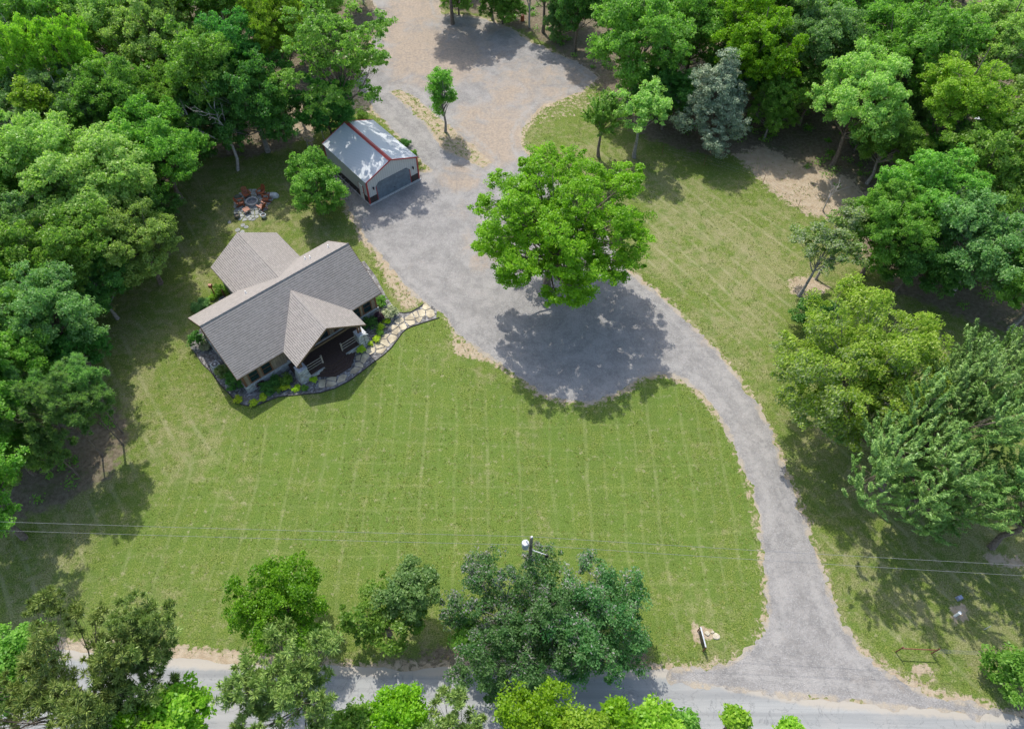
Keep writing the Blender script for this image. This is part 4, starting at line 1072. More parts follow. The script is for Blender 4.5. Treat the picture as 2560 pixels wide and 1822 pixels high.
def tubes_np(segs, sides=5):
    """segs: list of (points (m,3), radii (m)) -> verts, faces"""
    VV = []; FF = []; base = 0
    ang = np.arange(sides)*2*math.pi/sides
    for P, r in segs:
        P = np.asarray(P, float); r = np.asarray(r, float); m = len(P)
        d = unit(np.gradient(P, axis=0)); ref = np.array([1., 0, 0]) if abs(d[0][0]) < .8 else np.array([0, 1., 0])
        a = unit(np.cross(d, ref)); b = np.cross(d, a)
        ring = P[:, None]+(a[:, None]*np.cos(ang)[None, :, None]+b[:, None]*np.sin(ang)[None, :, None])*r[:, None, None]
        VV.append(ring.reshape(-1, 3))
        i = np.arange(m-1)[:, None]*sides; j = np.arange(sides)[None, :]; j2 = (j+1) % sides
        FF.append((np.stack([i+j, i+j2, i+sides+j2, i+sides+j], -1)+base).reshape(-1, 4)); base += m*sides
    return np.vstack(VV), np.vstack(FF)
def curve(a, b, rng, n=5, sag=.12, lift=.0):
    t = np.linspace(0, 1, n)[:, None]; L = np.linalg.norm(b-a); P = a+(b-a)*t
    P += np.sin(t*math.pi)*(rng.normal(size=3)*sag*.4*L+np.array([0, 0, lift*L])); return P
def wood_geo(H0, lobes, tr, rng, top, lean=(0, 0), frac=.45):
    """trunk from (0,0,0) through the crown, limbs to the lobes, twigs to the clumps"""
    segs = []; n = 7
    T = np.array([[lean[0]*t, lean[1]*t, top*t] for t in np.linspace(-.02, 1, n)]); T[1:-1, :2] += rng.normal(size=(n-2, 2))*tr*.5
    rr = tr*np.array([1.45]+list(np.linspace(1, .18, n-1))); segs.append((T, rr))
    for c, cl in lobes:
        hz = np.clip((H0*.55+(c[2]-H0*.55)*.42-np.hypot(c[0], c[1])*.12), H0*.35, top*.9)/top
        a = np.array([np.interp(hz, np.linspace(0, 1, n), T[:, i]) for i in range(3)])
        P = curve(a, c, rng, 6, .14, -.04); r0 = tr*(1-hz*.7)*.40
        segs.append((P, np.linspace(r0, r0*.3, 6)))
        m = int(len(cl)*frac)
        if m:
            for q in cl[rng.permutation(len(cl))[:m]]:
                s = P[rng.integers(2, 6)]; segs.append((curve(s, q, rng, 4, .12, .03), np.linspace(max(.014, r0*.2), .006, 4)))
    return tubes_np(segs)

TREE_N = 0
MESHC = {}
def tree(name, label, cat, kind, leafm, px, zc, R, RZ=None, bark='bark', seed=None, group=None, wind=None, lean=(0, 0), tr=None, var=None, warp=None, frac=.45, base=None):
    """px: D-picture point of the crown centre when it is at height zc"""
    global TREE_N; TREE_N += 1
    seed = seed or TREE_N*7+3; RZ = RZ or R*.8
    p = ud(px[0], px[1], zc); x, y = p[0]-lean[0], p[1]-lean[1]
    rng = np.random.default_rng(seed*13+1)
    tr = tr or .045*R+.06
    root = empty(name, (x, y, 0), 0 if var is None else rng.uniform(0, 6.28), label=label, cat=cat, group=group)
    ex = warp
    if var is not None:
        key = (kind, var)
        RN, ZN, ZC = 5.0, 4.0, 7.0
        if key not in MESHC:
            V, F, ti, lb = crown_geo(kind, RN, ZN, 100+var*17+len(kind), None, ZC)
            cm = np_mesh('crown', V, F, M[leafm], {'tint': ('FACE', ti)})
            wv, wf = wood_geo(ZC-ZN*.7, lb, .26, rng, ZC+ZN*.75, (0, 0), .3)
            MESHC[key] = (cm, np_mesh('trunk', wv, wf, M[bark], None, True))
        cm, tm = MESHC[key]
        sx = R*1.1/RN; sz = RZ*1.1/ZN; zo = zc-ZC*sz
        c = bpy.data.objects.new('crown', cm); link(c, root); c.scale = (sx, sx*rng.uniform(.9, 1.1), sz); c.location = (0, 0, zo)
        c.material_slots[0].link = 'OBJECT'; c.material_slots[0].material = M[leafm]
        t = bpy.data.objects.new('trunk', tm); link(t, root); kz = zc/ZC; t.scale = (sx, sx, kz)
        t.material_slots[0].link = 'OBJECT'; t.material_slots[0].material = M[bark]
        return root
    V, F, ti, lb = crown_geo(kind, R, RZ, seed, wind, zc, ex)
    V = V+np.array([lean[0], lean[1], 0])
    lb = [(c+np.array([lean[0], lean[1], 0]), q+np.array([lean[0], lean[1], 0])) for c, q in lb]
    link(bpy.data.objects.new('crown', np_mesh('crown', V, F, M[leafm], {'tint': ('FACE', ti)})), root)
    wv, wf = wood_geo(max(.6, zc-RZ*.8), lb, tr, rng, zc+RZ*.6, lean, frac)
    link(bpy.data.objects.new('trunk', np_mesh('trunk', wv, wf, M[bark], None, True)), root)
    return root

def bare_tree(name, label, cat, base, H, spread, seed, matn='deadwood', group=None, lean=(0, 0)):
    rng = np.random.default_rng(seed); segs = []
    def grow(p, d, L, r, lv):
        n = 4; q = p+d*L; P = curve(p, q, rng, n, .12); segs.append((P, np.linspace(r, r*.55, n)))
        if lv == 0: return
        for _ in range(3 if lv > 1 else 2):
            nd = unit(d+rng.normal(size=3)*spread); nd[2] = abs(nd[2])*.8+.1
            grow(P[rng.integers(2, 4)], unit(nd), L*rng.uniform(.5, .8), r*.5, lv-1)
    grow(np.zeros(3), unit(np.array([lean[0], lean[1], 1.])), H*.45, .035*H*.5+.02, 4)
    V, F = tubes_np(segs, 4)
    root = empty(name, (base[0], base[1], 0), 0, label=label, cat=cat, group=group)
    link(bpy.data.objects.new('branches', np_mesh('branches', V, F, M[matn], None, True)), root)
    return root

GLW, GRW, GBR = 'trees of the woods on the left', 'trees of the woods on the right', 'trees rising below the road'
TV = 'tree'
# --- feature trees (own crowns)
def oakwarp(P):
    P = P.copy(); return P
tree('oak_tree', 'big spreading bright green tree standing alone on the gravel, its shadow on the drive', TV, 'oak', 'lf_oak', (1246, 500), 10.0, 8.6, 5.9, seed=22, tr=.42, lean=(.7, .3), frac=.6)
tree('maple_tree', 'large yellow-green windblown tree at the right, paler leaf undersides showing', TV, 'finebig', 'lf_maple', (1920, 815), 8.5, 6.9, 5.2, seed=34, wind=(.8, .45, .3), bark='bark_grey')
tree('cypress_tree', 'big dark feathery tree in front of the yellow-green windblown one', TV, 'wispy', 'lf_cypress', (2065, 985), 8.5, 7.2, 5.6, seed=37, wind=(.5, .45, .2))
tree('cypress_tree', 'feathery mid-green tree whose spiky tips reach the right picture edge', TV, 'wispy', 'lf_cypress', (2200, 870), 10.0, 5.0, 4.6, seed=39, wind=(.5, .45, .2))
tree('cypress_tree', 'lowest feathery dark tree of the right clump, leaning towards the lower lawn', TV, 'wispy', 'lf_cypress', (2090, 1070), 5.5, 4.6, 3.6, seed=40, wind=(.5, .45, .2))
tree('silver_tree', 'widest silvery dark green tree right below the utility pole', TV, 'fine', 'lf_silver', (1150, 1385), 5.2, 5.2, 3.6, seed=41, wind=(.3, -.3, .2), bark='bark_grey')
tree('silver_tree', 'dark green tree joined to the right side of the one below the utility pole', TV, 'fine', 'lf_silver', (1325, 1388), 5.0, 4.1, 3.2, seed=43, wind=(.3, -.3, .2), bark='bark_grey')
tree('vine_shrub', 'yellowish green vine-like bush at the lower left foot of the silvery tree', 'bush', 'open', 'lf_olive', (1060, 1420), 3.2, 1.7, 2.2, seed=45)
tree('round_tree', 'bright green rounded tree standing alone at the roadside, left of the dark small one', TV, 'fine', 'lf_vivid', (632, 1345), 5.0, 3.1, 3.2, seed=47)
tree('small_tree', 'small dark blue-green tree with bare stem left of the silvery trees', TV, 'dense', 'lf_blue', (912, 1320), 5.0, 2.15, 1.9, seed=49)
tree('olive_tree', 'loose olive green tree leaning left beneath the small blue-green one', TV, 'open', 'lf_olive', (855, 1385), 3.3, 3.0, 2.3, seed=51)
tree('garden_tree', 'round mid-green tree between the garage wall and the cabin', TV, 'dense', 'lf_green', (703, 418), 4.0, 3.2, 3.4, seed=53)
tree('cedar_tree', 'grey-blue conical cedar at the edge of the right woods', TV, 'cone', 'lf_cedar', (1597, 212), 7.0, 5.0, 6.6, seed=55)
tree('slim_tree', 'slender young tree alone on the strip between the two gravel tracks', TV, 'fine', 'lf_green', (985, 205), 6.0, 1.6, 3.8, seed=57, tr=.16, bark='bark_grey')
tree('ivy_tree', 'left one of the two small trees behind the big oak, ivy up its stem', TV, 'wispy', 'lf_green', (1345, 255), 6.3, 2.5, 2.6, seed=59, tr=.2)
tree('leafy_tree', 'wider right one of the two small trees behind the big oak', TV, 'open', 'lf_soft', (1432, 240), 7.4, 3.4, 3.0, seed=61, tr=.22, bark='bark_grey')
tree('leaning_tree', 'slanting olive-leaved tree with two grey stems on the right lawn', TV, 'open', 'lf_paleolive', (1850, 545), 6.6, 3.5, 2.8, seed=63, tr=.17, bark='bark_grey', lean=(1.4, 1.3), wind=(.8, .3, -.2))
tree('leaning_tree', 'thin olive-leaved treetop just beyond the slanting pair on the right lawn', TV, 'open', 'lf_paleolive', (1905, 485), 7.8, 2.0, 1.6, seed=65, tr=.13, bark='bark_grey', lean=(1.8, 1.6), wind=(.8, .3, -.2))
tree('dark_bush', 'dark green bush at the upper left corner of the windblown yellow-green tree', 'bush', 'dense', 'lf_deep', (1822, 700), 2.2, 1.9, 1.7, seed=67)
tree('roadside_bush', 'olive bush growing at the bottom right corner by the road', 'bush', 'open', 'lf_olive', (2262, 1500), 2.2, 1.9, 1.9, seed=69)
# --- the woods: (x, y of crown, height, R, Rz, kind, leaf, label)
LW = [
 (745, 122, 12.5, 6.9, 6.0, 'airy', 'lf_green', 'large leafy tree overhanging the back of the garage', 'deciduous_tree'),
 (725, 240, 5.5, 3.3, 4.0, 'dense', 'lf_deep', 'dark narrow tree tight behind the garage, under the large leafy one', 'deciduous_tree'),
 (560, 225, 7.5, 5.2, 5.6, 'dense', 'lf_deep', 'darkest dense tree of the left woods, reaching down to the shaded lawn', 'deciduous_tree'),
 (478, 262, 5.5, 3.8, 4.6, 'dense', 'lf_deep', 'dark tree left beside the darkest one, also over the shaded lawn', 'deciduous_tree'),
 (610, 45, 13, 3.6, 4.4, 'dense', 'lf_lime', 'bright yellow-green treetop left of the leafy tree behind the garage', 'deciduous_tree'),
 (440, 150, 10.5, 5.0, 5.0, 'broad', 'lf_green', 'mid-green tree above the two dark ones at the shaded lawn', 'deciduous_tree'),
 (520, 110, 11, 4.0, 4.6, 'broad', 'lf_deep', 'deep green tree below the yellow-green treetop in the left woods', 'deciduous_tree'),
 (350, 330, 7.5, 4.6, 4.8, 'broad', 'lf_green', 'green tree whose right side pokes into the shaded lawn by the fire pit', 'deciduous_tree'),
 (265, 225, 9.5, 4.6, 4.6, 'dense', 'lf_green', 'rounded green tree left of the mid-green one in the left woods', 'deciduous_tree'),
 (340, 70, 11, 5.4, 5.4, 'broad', 'lf_soft', 'soft green spreading tree near the top of the left woods', 'deciduous_tree'),
 (160, 125, 12.5, 2.8, 4.8, 'dense', 'lf_lime', 'pointed lime-green tree, right-hand one of the top left corner', 'deciduous_tree'),
 (60, 130, 12.5, 3.2, 4.8, 'dense', 'lf_lime', 'pointed lime-green tree nearest the top left corner', 'deciduous_tree'),
 (75, 235, 11, 1.9, 3.2, 'airy', 'lf_lime', 'small lime-green spire below the two pointed ones at upper left', 'deciduous_tree'),
 (215, 50, 10.5, 5.0, 4.8, 'broad', 'lf_soft', 'grey-green tree just right of the pointed lime pair', 'deciduous_tree'),
 (150, 235, 9.0, 4.4, 4.2, 'broad', 'lf_blue', 'bluish green tree right beside the small lime spire', 'deciduous_tree'),
 (30, 210, 8.5, 4.4, 4.0, 'broad', 'lf_blue', 'bluish tree at the left edge, left of the small lime spire', 'deciduous_tree'),
 (205, 415, 9.5, 5.6, 4.8, 'broad', 'lf_soft', 'broad soft green tree in the middle of the left woods', 'deciduous_tree'),
 (70, 345, 10, 4.8, 4.6, 'broad', 'lf_soft', 'soft yellow-green tree at the left edge above the broad soft one', 'deciduous_tree'),
 (300, 530, 7.0, 3.9, 3.8, 'dense', 'lf_soft', 'bright rounded tree protruding over the lawn left of the cabin', 'deciduous_tree'),
 (130, 560, 8.5, 4.6, 4.2, 'broad', 'lf_green', 'green tree below the broad soft one, near the left edge', 'deciduous_tree'),
 (300, 425, 5.5, 3.8, 4.0, 'dense', 'lf_deep', 'shaded dark tree between the broad soft one and the fire pit lawn', 'deciduous_tree'),
 (30, 520, 9, 4.0, 3.8, 'broad', 'lf_blue', 'pale bluish green tree cut by the left edge, midway down', 'deciduous_tree'),
 (95, 690, 9.0, 4.2, 3.8, 'broad', 'lf_blue', 'pale green tree with yellowish tips above the left pines', 'deciduous_tree'),
 (215, 640, 5.0, 3.2, 3.2, 'dense', 'lf_deep', 'low dark tree under the bright rounded one left of the cabin', 'deciduous_tree'),
 (150, 790, 4.8, 2.6, 3.0, 'dense', 'lf_deep', 'low dark green tree just above the pine group', 'deciduous_tree'),
 (15, 800, 8.5, 3.2, 3.8, 'broad', 'lf_green', 'green tree hugging the left edge beside the pine group', 'deciduous_tree'),
 (10, 930, 7.5, 2.6, 3.4, 'broad', 'lf_green', 'lowest leafy tree on the left edge, below the pine group', 'deciduous_tree'),
 (680, -30, 11, 5.0, 4.8, 'broad', 'lf_green', 'green tree cut by the top edge above the leafy one behind the garage', 'deciduous_tree'),
 (470, -20, 12, 5.4, 5.0, 'broad', 'lf_green', 'green tree cut by the top edge, left of the yellow-green treetop', 'deciduous_tree'),
 (110, 20, 11, 5.2, 4.8, 'broad', 'lf_green', 'green tree cut by the top edge above the pointed lime pair', 'deciduous_tree'),
 (-20, 20, 11, 5.2, 4.8, 'broad', 'lf_soft', 'soft tree filling the very top left corner', 'deciduous_tree'),
 (290, -50, 12, 5.6, 5.2, 'broad', 'lf_green', 'tree barely showing at the top edge above the soft spreading one', 'deciduous_tree'),
 (380, 235, 7, 3.6, 4.0, 'broad', 'lf_green', 'small green tree with bare twigs between the mid-green and rounded ones', 'deciduous_tree'),
 (-60, 640, 10, 5.4, 4.8, 'broad', 'lf_green', 'tree mostly beyond the left edge, level with the cabin', 'deciduous_tree'),
 (-70, 420, 10, 5.4, 4.8, 'broad', 'lf_green', 'tree mostly beyond the left edge, level with the fire pit', 'deciduous_tree'),
]
RW_ = [
 (1425, 75, 10, 6.0, 5.8, 'dense', 'lf_green', 'large full green tree at the left corner of the right woods', 'deciduous_tree'),
 (1550, 60, 9.5, 5.0, 5.0, 'broad', 'lf_green', 'green tree directly above the grey cedar', 'deciduous_tree'),
 (1690, 95, 10.5, 5.0, 5.0, 'dense', 'lf_oak', 'bright yellow-green tree up and right of the grey cedar', 'deciduous_tree'),
 (1728, 235, 5.2, 2.7, 3.7, 'dense', 'lf_olive', 'small upright green tree right beside the grey cedar', 'deciduous_tree'),
 (1490, 215, 5, 3.4, 3.6, 'dense', 'lf_deep', 'dark low tree in the shade left of the grey cedar', 'deciduous_tree'),
 (1812, 80, 10, 4.8, 5.0, 'broad', 'lf_blue', 'blue-green tree right of the bright yellow-green one', 'deciduous_tree'),
 (1655, 150, 7, 3.8, 4.2, 'dense', 'lf_deep', 'dark green tree squeezed between the grey cedar and the bright yellow-green one', 'deciduous_tree'),
 (1815, 190, 6, 3.4, 3.4, 'open', 'lf_green', 'thin leafy tree over the shaded track, below the blue-green one', 'deciduous_tree'),
 (1920, 225, 9.5, 5.3, 5.0, 'broad', 'lf_soft', 'wide soft green tree overhanging the shaded track', 'deciduous_tree'),
 (1985, 305, 7, 3.4, 3.4, 'dense', 'lf_green', 'green lower tree under the right side of the wide soft one', 'deciduous_tree'),
 (2055, 95, 12, 5.4, 5.2, 'broad', 'lf_olive', 'tall yellowish green tree near the upper right', 'deciduous_tree'),
 (2150, 205, 12.5, 4.6, 3.4, 'broad', 'lf_lime', 'lime-topped leaning tree, brightest in the right woods', 'deciduous_tree'),
 (1925, 60, 9.5, 4.6, 4.6, 'broad', 'lf_green', 'green tree left of the tall yellowish one near the top', 'deciduous_tree'),
 (2225, 90, 12, 5.2, 4.8, 'broad', 'lf_soft', 'pale soft tree in the upper right corner', 'deciduous_tree'),
 (2265, 20, 12, 3.2, 3.6, 'pine', 'lf_pine', 'grey-green pine top in the very top right corner', 'pine_tree'),
 (2020, -20, 11, 5.4, 5.0, 'broad', 'lf_soft', 'tree cut by the top edge above the tall yellowish one', 'deciduous_tree'),
 (1850, -20, 11, 5.4, 5.0, 'broad', 'lf_green', 'tree cut by the top edge above the blue-green one', 'deciduous_tree'),
 (1690, -20, 11, 5.4, 5.0, 'broad', 'lf_green', 'tree cut by the top edge above the bright yellow-green one', 'deciduous_tree'),
 (1530, -30, 10, 5.2, 5.0, 'broad', 'lf_green', 'tree cut by the top edge right of the dark spindly ones', 'deciduous_tree'),
 (1290, 5, 7.5, 3.4, 4.0, 'broad', 'lf_deep', 'dark loose tree at the top edge above the red drum', 'deciduous_tree'),
 (1215, -45, 8, 3.6, 4.2, 'open', 'lf_green', 'thin green tree at the top edge left of the dark loose one', 'deciduous_tree'),
 (1095, -75, 8, 3.6, 4.2, 'broad', 'lf_deep', 'dark tree just over the top edge above the gravel clearing', 'deciduous_tree'),
 (1000, -95, 10, 4.6, 4.8, 'broad', 'lf_green', 'tree beyond the top edge shading the far gravel clearing', 'deciduous_tree'),
 (1120, 5, 3.4, 3.0, 2.8, 'dense', 'lf_green', 'low bushy green tree at the top edge behind the gravel clearing', 'deciduous_tree'),
 (1250, 40, 3.0, 2.4, 2.6, 'dense', 'lf_blue', 'low bushy tree left of the red drum at the top wood edge', 'deciduous_tree'),
 (1020, -12, 3.2, 2.4, 2.6, 'broad', 'lf_soft', 'low pale bushy tree at the top edge, leftmost behind the clearing', 'deciduous_tree'),
 (2215, 370, 9.5, 5.4, 4.8, 'broad', 'lf_green', 'large green tree at the right edge below the grey shed', 'deciduous_tree'),
 (2080, 440, 8.5, 4.6, 4.4, 'dense', 'lf_green', 'dense green tree left of the large one at the right edge', 'deciduous_tree'),
 (1985, 500, 7.5, 3.6, 3.8, 'dense', 'lf_green', 'green tree right of the slanting olive-leaved pair', 'deciduous_tree'),
 (2040, 575, 5.0, 3.4, 3.4, 'dense', 'lf_deep', 'low dark green tree above the windblown yellow-green one', 'deciduous_tree'),
 (2205, 540, 8, 4.8, 4.4, 'broad', 'lf_blue', 'bluish green tree at the right edge above the bare shaded track', 'deciduous_tree'),
 (2120, 330, 6, 3.0, 3.2, 'dense', 'lf_deep', 'dark low tree beneath the lime-topped leaning one', 'deciduous_tree'),
 (2340, 250, 10, 5, 4.6, 'broad', 'lf_soft', 'tree mostly beyond the right edge beside the grey shed', 'deciduous_tree'),
 (2350, 620, 8, 4.4, 4.2, 'broad', 'lf_green', 'tree mostly beyond the right edge over the bare shaded track', 'deciduous_tree'),
 (2350, 1120, 9, 4.6, 4.6, 'wispy', 'lf_cypress', 'feathery tree beyond the right edge, casting shade on the lower lawn', 'deciduous_tree'),
]
vi = 0; NEAR = []
for grp, lst in ((GLW, LW), (GRW, RW_)):
    for (x, y, z, R, RZ, kd, lf, lb, nm) in lst:
        vi += 1; big = kd in ('dense', 'broad')
        r_ = tree(nm, lb, TV, kd, lf, (x, y), z, R, RZ, bark='bark_grey' if vi % 3 == 0 else 'bark', group=grp, var=(vi % (4 if kd == 'broad' else 4)) if big else None, seed=200+vi)
        NEAR.append((r_.location.x, r_.location.y, ' '.join(lb.split(',')[0].split()[:10])))
# understorey: low shaded trees filling the gaps between the tall ones
rng = np.random.default_rng(9); got = []; USED = set()
for tries in range(9000):
    if len(got) >= 76: break
    x = rng.uniform(-84, 84); y = rng.uniform(26, 128)
    s_ = max(float(sdf(P, np.array([x]), np.array([y]))[0]) for P in FOREST[:2])
    if s_ < 3.2 or any((x-a)**2+(y-b)**2 < 30 for a, b in got): continue
    if abs(x) < 8 and y > 108: continue
    if float(sdf(SANDP[1][0], np.array([x]), np.array([y]))[0]) > -2.5: continue
    got.append((x, y)); k_ = len(got); R = rng.uniform(2.4, 3.6)
    col_ = ('dark', 'mid', 'bluish', 'soft'); near = sorted(NEAR, key=lambda t: (t[0]-x)**2+(t[1]-y)**2)
    lab_ = next((q for q in (f'low {col_[k_ % 4]} green tree beneath the {t[2]}' for t in near[:3]) if q not in USED), None) or f'low {col_[k_ % 4]} green tree beyond the {near[0][2]}'
    USED.add(lab_)
    r = tree('understorey_tree', lab_, TV, 'dense' if k_ % 2 else 'broad', ('lf_deep', 'lf_green', 'lf_blue', 'lf_soft')[k_ % 4], (0, 0), rng.uniform(3.0, 5.0), R, R*.95, var=k_ % 4, group='understorey of the '+('left' if x < 0 else 'right')+' woods', seed=700+k_)
    r.location = (x, y, 0)
# --- pines on the left lawn edge, with bare lower stems
for i, (x, y, z, R, RZ, lb) in enumerate((
    (125, 905, 8.6, 3.1, 2.9, 'middle pine of the left group with a long bare stem'),
    (60, 880, 8.0, 2.3, 2.4, 'pine at the left of the left lawn group'),
    (178, 850, 8.6, 2.0, 2.4, 'uppermost pine of the left lawn group'),
    (195, 900, 7.2, 2.1, 2.3, 'slender pine nearest the lawn in the left group'),
    (100, 990, 6.0, 2.2, 2.5, 'short pine at the lower side of the left group'))):
    tree('pine_tree', lb, 'pine', 'pine', 'lf_blue', (x, y), z, R, RZ, group='pines at the left lawn edge', tr=.075, seed=300+i, bark='bark')
# trees outside the left edge whose shade falls on the lawn
for i, (wx, wy, z, R, RZ, lb) in enumerate((
    (-47, 33, 11, 5.2, 5.0, 'tree beyond the left edge, shading the lawn below the pines'),
    (-42.5, 24.5, 10, 4.2, 4.4, 'tree beyond the left edge, shading the lower left lawn'),
    (-56, 40, 11, 5.2, 5.0, 'tree beyond the left edge behind the pine group'))):
    p = (wx, wy); r = tree('deciduous_tree', lb, TV, 'broad', 'lf_green', (0, 0), z, R, RZ, var=i, group=GLW, seed=330+i); r.location = (wx, wy, 0)
# --- tall trees rising from below the road
tree('pine_tree', 'big grey-green pine filling the bottom left corner', 'pine', 'pine', 'lf_pine', (120, 1545), 14.5, 4.8, 3.6, seed=401, group=GBR, tr=.28, frac=.6)
tree('pine_tree', 'pine top leaning right over the road, beside the big corner pine', 'pine', 'pine', 'lf_pine', (318, 1400), 14.8, 2.1, 2.8, seed=403, group=GBR, tr=.13, frac=.6, lean=(5., 2.))
tree('pine_tree', 'lower grey-green pine between the leaning top and the picture bottom', 'pine', 'pine', 'lf_pine', (290, 1560), 12.5, 2.8, 2.6, seed=404, group=GBR, tr=.2, frac=.6)
tree('pine_tree', 'broad olive pine hiding the road below the bright round tree', 'pine', 'pine', 'lf_pine', (632, 1535), 14.0, 3.6, 3.4, seed=405, group=GBR, tr=.26, frac=.6)
for (x, y, z, R, RZ, kd, lf, lb, sd) in (
    (40, 1490, 9.5, 2.7, 2.4, 'dense', 'lf_green', 'vivid green treetop behind the big corner pine', 411),
    (395, 1600, 11.5, 1.9, 1.9, 'airy', 'lf_lime', 'lime-green treetop between the two olive pines at the bottom', 413),
    (300, 1632, 12, 1.7, 1.6, 'dense', 'lf_oak', 'bright green treetop at the bottom edge left of the lime one', 414),
    (893, 1598, 11, 1.6, 1.7, 'fine', 'lf_oak', 'rounded bright green treetop at the bottom edge, right of the broad pine', 415),
    (790, 1612, 10, 1.3, 1.6, 'open', 'lf_green', 'loose green treetop hard against the right of the broad pine', 416),
    (1010, 1625, 12, 2.0, 1.8, 'pine', 'lf_pine', 'fine-leaved pale olive treetop at the bottom centre', 417),
    (1195, 1622, 11.5, 2.4, 2.1, 'fine', 'lf_oak', 'widest bright green treetop at the bottom centre', 419),
    (1290, 1650, 12, 1.6, 1.6, 'dense', 'lf_lime', 'yellow-tipped treetop low at the bottom, right of the widest one', 420),
    (1372, 1595, 11, .75, 1.9, 'open', 'lf_oak', 'narrow upright green treetop standing over the road shadow', 421),
    (1455, 1622, 11, 1.3, 1.3, 'airy', 'lf_lime', 'small lime treetop right of the narrow upright one', 422),
    (1520, 1622, 10, .8, 1.0, 'open', 'lf_green', 'tiny green treetop right of the small lime one', 423),
    (1640, 1604, 10.5, .5, .9, 'open', 'lf_lime', 'small lone sprig of a treetop over the pale road', 425),
    (1758, 1634, 10.5, .5, .7, 'open', 'lf_lime', 'tiniest treetop sprig at the bottom edge, furthest right', 426)):
    tree('treetop_tree', lb, TV, kd, lf, (x, y), z, R, RZ, seed=sd, group=GBR, tr=.11)

# --- bare saplings and twigs
bare_tree('bare_sapling', 'leafless pale sapling standing on the tan pasture strip', 'bare tree', un(2057, 527)[:2], 4.6, .5, 5)
bare_tree('bare_sapling', 'leafless pale sapling among the leaves right of the pasture strip', 'bare tree', un(2200, 545)[:2], 6.0, .5, 6)
for i, (qx, qy, h_, lb) in enumerate(((790, 420, 3.2, 'between the round tree and the garage'), (770, 370, 3.4, 'behind the round tree beside the garage'), (812, 350, 3.6, 'touching the back left corner of the garage'))):
    bare_tree('twiggy_bush', 'grey leafless bush '+lb, 'bare bush', un(qx, qy)[:2], h_, .8, 20+i, group='grey leafless bushes by the garage')
for i, (dx, dy, z, lb) in enumerate(((530, 240, 0, 'inside the darkest tree'), (1180, 62, 0, 'at the top woods edge near the red drum'), (810, 10, 0, 'at the top edge left of the clearing'))):
    p = ud(dx, dy+ (140 if i == 0 else 0)); bare_tree('dead_tree', 'tall grey dead tree '+lb, 'dead tree', p[:2], 13 if i == 0 else 9, .45, 30+i, group='grey dead trees in the woods')

# ------------------------------------------------------------------ shrubs of the garden
def bush(name, label, pos, r, h, leafm, kind='shrub', seed=1, group=None, cat='shrub'):
    z = h*.5
    V, F, ti, lb = crown_geo(kind, r, h*.55, seed, None, z)
    V[:, 2] = np.maximum(V[:, 2], .02)
    root = empty(name, (pos[0], pos[1], 0), 0, label=label, cat=cat, group=group)
    link(bpy.data.objects.new('foliage', np_mesh('foliage', V, F, M[leafm], {'tint': ('FACE', ti)})), root)
    rng = np.random.default_rng(seed); segs = [(curve(np.zeros(3), c*.8, rng, 4), np.linspace(.03, .012, 4)) for c, q in lb[:6]]
    a, b = tubes_np(segs, 4); link(bpy.data.objects.new('stems', np_mesh('stems', a, b, M['bark'])), root)
    return root
KIND['tall'] = dict(lobes=12, lr=.42, env=.62, clump=.24, per=34, L=.17, W=.08, dens=1.2, flat=.9, spread=.6, gap=.08)
